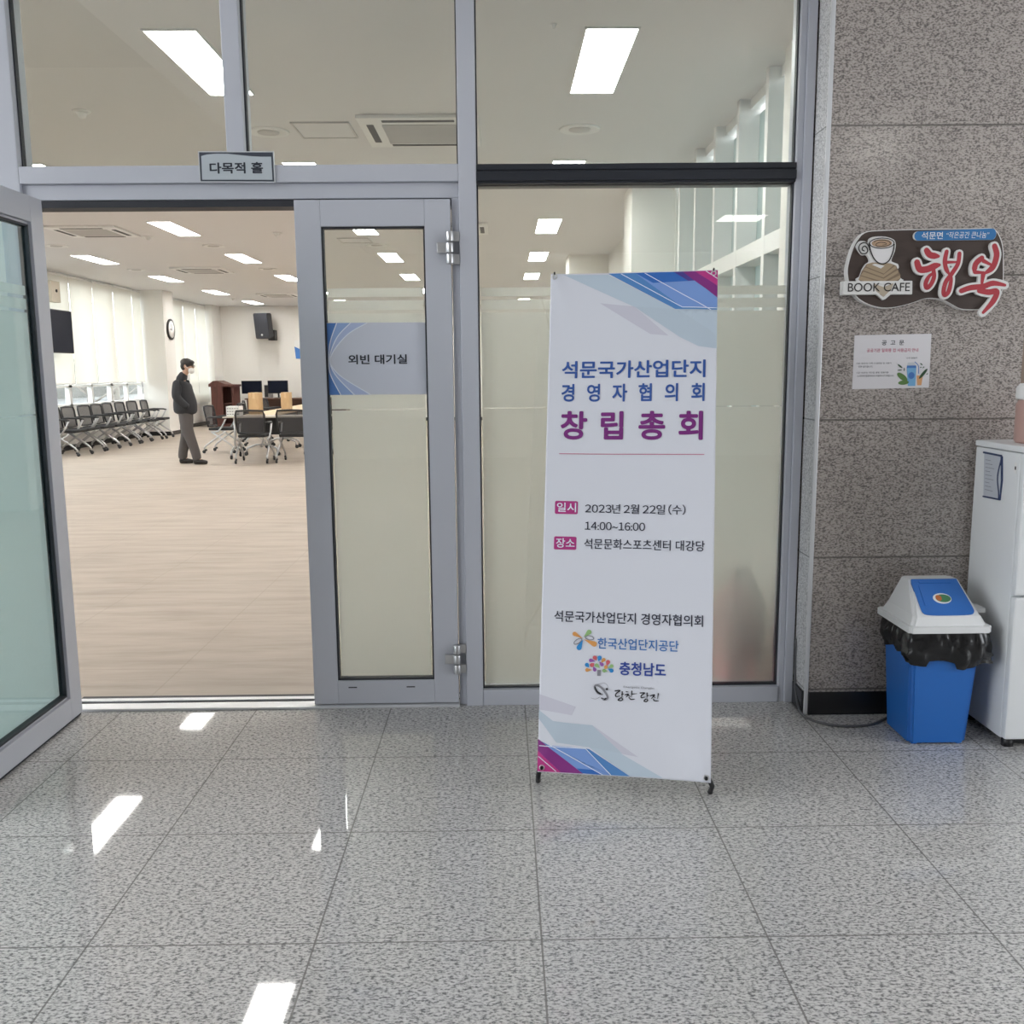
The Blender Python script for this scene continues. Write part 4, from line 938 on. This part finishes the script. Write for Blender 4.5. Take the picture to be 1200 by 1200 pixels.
# ================================================================== BOOK CAFE SIGN, NOTICE
t = thing('cafe_sign', 'brown shaped cafe sign with cup, books and red brush letters on granite', 'sign', (1.69, GY, 1.88))
fn = xz(1.35, GY, 1.65)
board = [(97, 363), (120, 376), (165, 380), (270, 383), (414, 384), (544, 385), (617, 385), (640, 372), (659, 340), (670, 299), (674, 248), (678, 191), (674, 133), (650, 94), (605, 74), (552, 71), (512, 75), (478, 92), (444, 109), (403, 117), (364, 115), (325, 102), (279, 89), (233, 81), (187, 82), (140, 95), (99, 118), (71, 150), (57, 182), (49, 227), (56, 272), (67, 310), (79, 338)]
bo = sm(board + [board[0]], 4)[:-1]
cx_ = sum(p[0] for p in bo) / len(bo); cv_ = sum(p[1] for p in bo) / len(bo)
wpl = mat('white_foam_board', (0.72, 0.71, 0.69), 0.5)
MB().prism(fn, [(cx_ + (u - cx_) * 1.012, cv_ + (v - cv_) * 1.02) for u, v in bo], 0.0, 0.034).build('board', wpl, t)
MB().prism(fn, bo, None, 0.0347).build('board_face', wood('dark_sign_print', (0.040, 0.025, 0.020), (0.060, 0.038, 0.030), (1, 1, 8)), t)
B0 = 0.0345
MB().prism(fn, sm([(82, 335), (90, 341), (108, 339), (121, 332), (126, 350), (146, 357), (188, 357), (222, 346), (232, 329), (230, 300), (218, 265), (229, 256), (245, 250), (249, 236), (243, 227), (253, 215), (250, 204), (263, 192), (267, 180), (201, 113), (173, 125), (83, 185), (94, 202), (99, 216), (105, 234), (116, 251), (130, 263), (117, 286), (99, 286), (83, 304), (75, 321), (82, 335)], 3)[:-1], B0, B0 + 0.012).build('emblem_back', wpl, t)
E1 = B0 + 0.0125; bk1 = mat('book_tan', (0.36, 0.27, 0.17), 0.6); bk2 = mat('book_brown', (0.22, 0.155, 0.10), 0.6); inkb = mat('sign_black', (0.02, 0.016, 0.014), 0.5)
books = [[(119, 251), (142, 257), (215, 253), (227, 246), (190, 213), (119, 240)], [(116, 237), (189, 209), (189, 198), (105, 228)], [(189, 209), (236, 245), (240, 233), (189, 198)], [(108, 221), (190, 193), (190, 181), (97, 208)], [(190, 193), (246, 227), (247, 215), (190, 181)], [(97, 204), (190, 175), (191, 160), (89, 190)], [(190, 175), (256, 207), (257, 195), (191, 160)], [(149, 175), (191, 154), (193, 125), (157, 146)], [(191, 154), (231, 175), (223, 151), (193, 125)]]
MB().prism(fn, [(119, 251), (215, 253), (238, 244), (257, 207), (258, 193), (193, 122), (89, 190), (100, 222)], None, E1).build('book_stack', bk2, t)
mb = MB()
for i, p in enumerate(books): mb.prism(fn, p, None, E1 + 0.0005)
mb.build('book_covers', bk1, t)
MB().prism(fn, [(140, 248), (152, 252), (191, 244), (177, 233)], None, E1 + 0.001).build('saucer', wpl, t)
cup = [(125, 331), (130, 306), (145, 274), (166, 255), (188, 252), (208, 265), (221, 297), (225, 326)]
MB().prism(fn, sm(cup) + [(215, 347), (172, 352), (130, 345)], None, E1 + 0.0015).build('cup', mat('cup_white', (0.74, 0.72, 0.72), 0.4), t)
MB().ellipse(fn, 175, 331, 41, 16, None, E1 + 0.002).build('coffee', mat('coffee_print', (0.46, 0.31, 0.20), 0.5), t)
mb = MB()
mb.stroke(fn, cup, 4.5, None, E1 + 0.0025, (1, 1)); mb.stroke(fn, ring(175, 331, 49, 20, 0), 3.5, None, E1 + 0.0025, (1, 1), False)
mb.stroke(fn, [(128, 306), (121, 324), (106, 334), (88, 327), (84, 309), (96, 292), (114, 293), (119, 306), (109, 320), (99, 316), (98, 306), (106, 302)], 4.5, None, E1 + 0.0025, (1, 1))
mb.stroke(fn, [(143, 336), (159, 343), (195, 341), (209, 330), (196, 321), (160, 319), (152, 327), (165, 334), (186, 333), (193, 327), (178, 324)], 2.6, None, E1 + 0.0025, (1, 0.6))
mb.build('cup_outline', inkb, t)
MB().prism(fn, [(27, 185), (308, 185), (310, 131), (28, 131)], 0.012, B0 + 0.006).build('name_plate', wpl, t)
MB().prism(fn, [(149, 176), (191, 160), (231, 176), (222, 150), (193, 122), (160, 146)], None, B0 + 0.0142).build('book_tip', mat('book_tip_print', (0.44, 0.37, 0.28), 0.6), t)
MB().prism(fn, [(83, 184), (265, 184), (265, 182), (83, 182)], None, B0 + 0.0141).build('plate_edge', wpl, t)
MB().prism(fn, [(29, 183.5), (306, 183.5), (308, 132.5), (30, 132.5)], B0, B0 + 0.0139).build('name_plate_face', wpl, t)
lettering(fn, 'BOOK CAFE', (47, 143, 297, 177), B0 + 0.0150, inkb, t, 0.004)
pill = [(307 + 16 + 17 * cos(a), 359 + 18 * sin(a)) for a in [pi / 2 + pi * j / 8 for j in range(9)]] + [(618 + 16 * cos(a), 364 + 22 * sin(a)) for a in [-pi / 2 + pi * j / 8 for j in range(9)]]
MB().prism(fn, [(u - 3 if u < 450 else u + 1, v) for u, v in pill], B0, B0 + 0.009).build('strip_board', wpl, t)
MB().prism(fn, pill, None, B0 + 0.0095).build('strip', mat('sign_blue', (0.025, 0.17, 0.42), 0.45), t)
sw = mat('sign_lettering_white', (0.80, 0.80, 0.80), 0.5)
lettering(fn, '석문면', (335, 346, 420, 374), B0 + 0.0102, sw, t, 0.008); lettering(fn, '“작은공간 큰나눔”', (435, 349, 606, 374), B0 + 0.0102, sw, t, 0.0, None, 0.1)
S = {'h1': [(356, 302), (372, 284), (405, 279)], 'h2': [(320, 256), (333, 229), (363, 229), (392, 241), (410, 245)], 'h3': [(387, 229), (392, 200), (382, 171), (366, 156), (360, 174), (371, 200), (388, 214)], 'v1': [(437, 297), (432, 261), (438, 232), (451, 211)], 'v2': [(489, 289), (485, 249), (463, 211), (441, 179), (434, 144), (439, 127), (453, 138), (460, 167), (461, 196), (451, 211)], 'v3': [(437, 255), (485, 256)], 'b1': [(580, 271), (557, 248), (553, 216)], 'b2': [(628, 317), (639, 282), (627, 236), (599, 213)], 'b3': [(587, 260), (624, 242)], 'b4': [(556, 216), (599, 213)], 'o1': [(590, 210), (587, 172)], 'o2': [(506, 143), (542, 155), (593, 160), (632, 172), (681, 164)], 'g1': [(579, 144), (616, 137), (649, 139), (637, 101), (600, 57)]}
WD = {'h1': 18, 'h2': 19, 'h3': 13, 'v1': 13, 'v2': 13, 'v3': 11, 'b1': 16, 'b2': 17, 'b3': 13, 'b4': 13, 'o1': 16, 'o2': 16, 'g1': 17}
redm = mat('sign_red', (0.42, 0.035, 0.05), 0.5)
for ks in ('hv', 'bog'):
    mb = MB(); mr = MB()
    for k_, p in S.items():
        if k_[0] in ks: mb.stroke(fn, p, WD[k_] * 1.3 + 17, B0, B0 + 0.014, (0.95, 0.9)); mr.stroke(fn, p, WD[k_] * 1.35, None, B0 + 0.0149, (0.9, 0.5))
    bk_ = mb.build('letter_backing', wpl, t); mr.build('red_lettering', redm, bk_)

t = thing('wall_notice', 'white paper notice with tumbler picture on granite under the cafe sign', 'notice', (1.61, GY, 1.51))
fn = xz(1.45, GY, 1.4)
MB().prism(fn, [(1, 222), (317, 226), (319, 7), (1, 3)], 0.0, 0.0012).build('sheet', mat('notice_paper', (0.68, 0.66, 0.68), 0.55), t)
n1 = 0.0018
lettering(fn, '공고문', (114, 181, 206, 201), n1, inkd, t, 0.015, 1.5)
lettering(fn, '공공기관 일회용 컵 사용금지 안내', (54, 153, 266, 168), n1, mat('notice_red', (0.50, 0.08, 0.16), 0.5), t, 0.006)
lettering(fn, '시설 내(관내) 카페 내 일회용 컵 사용이', (12, 104, 157, 112), n1, inkd, t); lettering(fn, '전면 금지됩니다.', (22, 91, 82, 99), n1, inkd, t)
lettering(fn, '시설 내(관내) 개인컵, 물병, 텀블러를', (14, 66, 148, 74), n1, inkd, t); lettering(fn, '소지하여 방문하시어 이용하시기 바랍니다.', (19, 53, 172, 61), n1, inkd, t)
lettering(fn, '나의 텀블러', (218, 125, 263, 132), n1, inkd, t)
MB().prism(fn, [(222, 88), (262, 88), (262, 14), (231, 14)], None, n1).build('printed_tumbler', mat('print_tumbler', (0.16, 0.38, 0.62), 0.5), t)
mb = MB().prism(fn, [(226, 110), (254, 111), (260, 98), (223, 98)], None, n1); mb.build('printed_lid', mat('print_lid', (0.52, 0.55, 0.58), 0.5), t)
MB().prism(fn, [(223, 98), (261, 98), (262, 88), (222, 88)], None, n1).ellipse(fn, 243, 57, 13, 14, None, n1 + 0.0004).stroke(fn, [(255, 112), (270, 96), (273, 66)], 3, None, n1, (1, 1)).build('printed_band', mat('print_blue', (0.05, 0.16, 0.45), 0.5), t)
MB().prism(fn, [(265, 57), (291, 57), (287, 17), (270, 17)], None, n1).build('printed_cup', mat('print_orange', (0.70, 0.36, 0.16), 0.5), t)
mb = MB()
for a, b, w in (((185, 67), (227, 36), 22), ((190, 27), (234, 30), 18)):
    mb.ellipse(fn, (a[0] + b[0]) / 2, (a[1] + b[1]) / 2, math.dist(a, b) / 2, w / 2, None, n1 + 0.0002, math.atan2(b[1] - a[1], b[0] - a[0]))
mb.build('printed_leaf', mat('print_green', (0.10, 0.20, 0.05), 0.5), t)
mb = MB()
for a, b, w in (((308, 84), (276, 44), 12), ((185, 103), (204, 88), 7), ((185, 79), (203, 80), 4), ((212, 89), (212, 75), 4), ((277, 107), (287, 99), 5), ((295, 93), (288, 87), 4), ((312, 65), (305, 61), 4), ((277, 90), (284, 90), 4)):
    mb.ellipse(fn, (a[0] + b[0]) / 2, (a[1] + b[1]) / 2, math.dist(a, b) / 2, w / 2, None, n1 + 0.0003, math.atan2(b[1] - a[1], b[0] - a[0]))
mb.build('printed_sprig', mat('print_dark_green', (0.025, 0.07, 0.03), 0.5), t)

# ================================================================== BIN
blu = mat('blue_bin_plastic', (0.020, 0.150, 0.52), 0.38); wbin = mat('white_bin_lid', (0.80, 0.81, 0.81), 0.35)
t = thing('trash_bin', 'blue bin with white and blue swing lid and black liner', 'bin', (1.73, 3.65, 0))
def frustum(mb, r0, z0, r1, z1, bev=0.018):
    b = bmesh.new(); bmesh.ops.create_cube(b, size=1)
    for v in b.verts:
        r, z = (r1, z1) if v.co.z > 0 else (r0, z0)
        v.co = Vector((r[0] if v.co.x < 0 else r[1], r[2] if v.co.y < 0 else r[3], z))
    bmesh.ops.bevel(b, geom=[e for e in b.edges if abs(e.verts[0].co.z - e.verts[1].co.z) > 0.01 or bev > 0.02], offset=bev, segments=3, affect='EDGES')
    mb.add(b)
mb = MB(); frustum(mb, (1.614, 1.846, 3.535, 3.765), 0.008, (1.592, 1.876, 3.515, 3.79), 0.47); mb.box(1.63, 1.65, 3.545, 3.755, 0, 0.012).box(1.81, 1.83, 3.545, 3.755, 0, 0.012)
mb.build('body', blu, t)
# liner folded over the rim
mb = MB(); ring_n, lev = 96, 16; cx0, cy0 = 1.735, 3.652; rows_ = []
for j in range(lev):
    f = j / (lev - 1); rg = []
    for i in range(ring_n):
        a = 2 * pi * i / ring_n; c, s = cos(a), sin(a)
        hx, hy = 0.152 + 0.012 * sin(pi * f), 0.148 + 0.012 * sin(pi * f)
        k_ = 1 / max(abs(c) ** 8 + abs(s) ** 8, 1e-6) ** 0.125
        px_, py_ = c * k_ * hx, s * k_ * hy
        drop_ = 0.118 + 0.030 * noise.noise(Vector((c * 1.6, s * 1.6, 3.1))) + (0.02 if s < -0.4 and (c < -0.5 or c > 0.2) else 0)
        z = 0.478 - f * drop_
        nn = noise.noise(Vector((c * 9, s * 9, z * 14))) * 0.024 + noise.noise(Vector((c * 22 + 4, s * 22, z * 30))) * 0.012
        bul = 1 + nn / 0.15 * (0.25 + 0.75 * f) + (0.20 * f if c > 0.75 else 0) - (0.05 * f if f > 0.8 else 0)
        rg.append(mb.bm.verts.new((cx0 + px_ * bul, cy0 + py_ * max(bul, 1.0), z)))
    rows_.append(rg)
for j in range(lev - 1):
    for i in range(ring_n):
        f = mb.bm.faces.new((rows_[j][i], rows_[j][(i + 1) % ring_n], rows_[j + 1][(i + 1) % ring_n], rows_[j + 1][i])); f.smooth = True
mb.build('liner_bag', mat('black_bag', (0.007, 0.007, 0.008), 0.2), t)
# lid: rim and sloped hood, blue flap on the front slope, round sticker, side catch
mb = MB(); frustum(mb, (1.572, 1.894, 3.488, 3.815), 0.470, (1.572, 1.894, 3.488, 3.815), 0.496, 0.012)
frustum(mb, (1.584, 1.882, 3.502, 3.80), 0.494, (1.600, 1.866, 3.520, 3.785), 0.530, 0.012)
frustum(mb, (1.600, 1.866, 3.520, 3.785), 0.528, (1.636, 1.836, 3.655, 3.745), 0.643, 0.012)
mb.build('lid', wbin, t)
P0 = Vector((1.735, 3.520, 0.528)); SL = Vector((0, 0.135, 0.115)).normalized(); NS = Vector((0, -SL.z, SL.y))
sf = lambda u, v, n: P0 + Vector((u, 0, 0)) + SL * v + NS * n
MB().prism(sf, sm([(-0.098, 0.165), (-0.098, 0.05), (-0.094, 0.018), (-0.07, 0.008), (0, 0.006), (0.08, 0.008), (0.104, 0.018), (0.106, 0.05), (0.090, 0.165)], 4) + [(0.088, 0.182), (-0.094, 0.182)], -0.004, 0.004).build('flap', blu, t)
mb = MB().prism(sf, [(-0.07, 0.17), (-0.066, 0.16), (0.058, 0.16), (0.062, 0.17)], 0.003, 0.006).prism(sf, [(-0.075, 0.15), (-0.068, 0.15), (-0.068, 0.06), (-0.078, 0.05)], 0.003, 0.006); mb.build('flap_ridge', blu, t)
MB().ellipse(sf, 0.0, 0.085, 0.036, 0.025, 0.004, 0.0052).build('sticker', wbin, t)
MB().ellipse(sf, 0.004, 0.085, 0.030, 0.019, None, 0.0056).build('sticker_print', mat('sticker_green', (0.06, 0.22, 0.10), 0.4), t)
MB().ellipse(sf, -0.014, 0.087, 0.012, 0.014, None, 0.0060).build('sticker_spot', mat('sticker_orange', (0.55, 0.16, 0.04), 0.4), t)
MB().box(1.892, 1.932, 3.62, 3.70, 0.515, 0.535, 0.004).build('catch', wbin, t)

# ================================================================== FRIDGE and what is on it
t = thing('refrigerator', 'white refrigerator standing beside the blue bin', 'refrigerator', (2.27, 3.66, 0))
box('cabinet', M['fridge'], 1.965, 2.58, 3.51, 3.845, 0.035, 1.165, t, 0.006)
box('top_cap', M['fridge'], 1.960, 2.585, 3.47, 3.845, 1.168, 1.192, t, 0.006)
box('lower_door', M['fridge'], 1.965, 2.58, 3.475, 3.508, 0.04, 0.612, t, 0.008); box('upper_door', M['fridge'], 1.965, 2.58, 3.475, 3.508, 0.62, 1.166, t, 0.008)
for x in (2.0, 2.53):
    for y in (3.52, 3.81): MB().lathe([(0, 0), (0.022, 0), (0.022, 0.036), (0, 0.036)], (x, y, 0)).build('foot', M['black'], t)
box('kick_plate', M['black'], 1.985, 2.56, 3.52, 3.53, 0.008, 0.036, t)
fx = lambda u, v, n: Vector((1.9645 - n, 3.845 - u, v))
t = thing('document_holder', 'clear document holder with blue edge hung on the refrigerator side', 'document holder', (1.96, 3.69, 1.06))
MB().prism(fx, [(0.075, 1.142), (0.200, 1.140), (0.215, 0.975), (0.09, 0.972)], 0.0, 0.003).build('paper', mat('holder_paper', (0.52, 0.55, 0.60), 0.4), t)
mb = MB().stroke(fx, [(0.070, 1.146), (0.205, 1.144), (0.208, 1.12)], 0.007, 0.0, 0.005, (1, 1), False).stroke(fx, [(0.206, 1.125), (0.190, 1.06), (0.206, 1.0), (0.21, 0.972)], 0.006, 0.0, 0.005, (1, 1)).stroke(fx, [(0.21, 1.14), (0.222, 1.05), (0.217, 0.972), (0.09, 0.968)], 0.006, 0.0, 0.005, (1, 1), False)
mb.build('edge', mat('navy_edge', (0.03, 0.05, 0.13), 0.4), t)
mb = MB()
for i in range(9): mb.stroke(fx, [(0.09 + i * 0.0012, 1.118 - i * 0.015), (0.15 + 0.03 * ((i * 7) % 3) / 2 - 0.02, 1.118 - i * 0.015)], 0.002, None, 0.0035, (1, 1), False)
mb.build('printed_rule', mat('print_grey', (0.2, 0.22, 0.26), 0.5), t)
t = thing('small_sticker', 'tiny pale sticker with dark mark near the refrigerator front edge', 'sticker', (1.965, 3.53, 1.10))
MB().prism(fx, [(0.30, 1.128), (0.318, 1.128), (0.318, 1.085), (0.30, 1.085)], 0.0, 0.0008).build('sheet', M['white'], t); MB().prism(fx, [(0.304, 1.113), (0.314, 1.113), (0.314, 1.1), (0.304, 1.1)], None, 0.0013).build('printed_mark', M['black'], t)
t = thing('storage_jar', 'pinkish jar with white lid on top of the refrigerator', 'jar', (2.135, 3.66, 1.192))
MB().lathe([(0.0, 0.0), (0.098, 0.0), (0.105, 0.01), (0.105, 0.15), (0.095, 0.17), (0.0, 0.17)], (2.135, 3.66, 1.192), 32).build('body', mat('pink_plastic', (0.50, 0.32, 0.28), 0.4), t)
MB().lathe([(0.0, 0.17), (0.104, 0.17), (0.108, 0.178), (0.108, 0.215), (0.095, 0.232), (0.0, 0.24)], (2.135, 3.66, 1.192), 32).build('lid', M['white'], t)

# ---- grey cable on the floor
pts = [(1.302, 4.015, 0.30), (1.300, 4.0, 0.12), (1.293, 3.93, 0.03), (1.292, 3.86, 0.0065), (1.32, 3.785, 0.006), (1.37, 3.74, 0.006), (1.44, 3.722, 0.006), (1.52, 3.73, 0.006), (1.585, 3.765, 0.006), (1.66, 3.83, 0.006)]
P3 = [Vector(p) for p in pts]; Q = []
for i in range(len(P3) - 1):
    a, b, c, d = P3[max(i - 1, 0)], P3[i], P3[i + 1], P3[min(i + 2, len(P3) - 1)]
    for j in range(6):
        u = j / 6; Q.append(0.5 * ((2 * b) + (c - a) * u + (2 * a - 5 * b + 4 * c - d) * u * u + (3 * b - a - 3 * c + d) * u ** 3))
tag(MB().tube(Q + [P3[-1]], 0.0055, 8).build('power_cable', mat('grey_cable', (0.10, 0.10, 0.105), 0.5)), 'grey power cable curving along the floor from the window frame', 'cable')
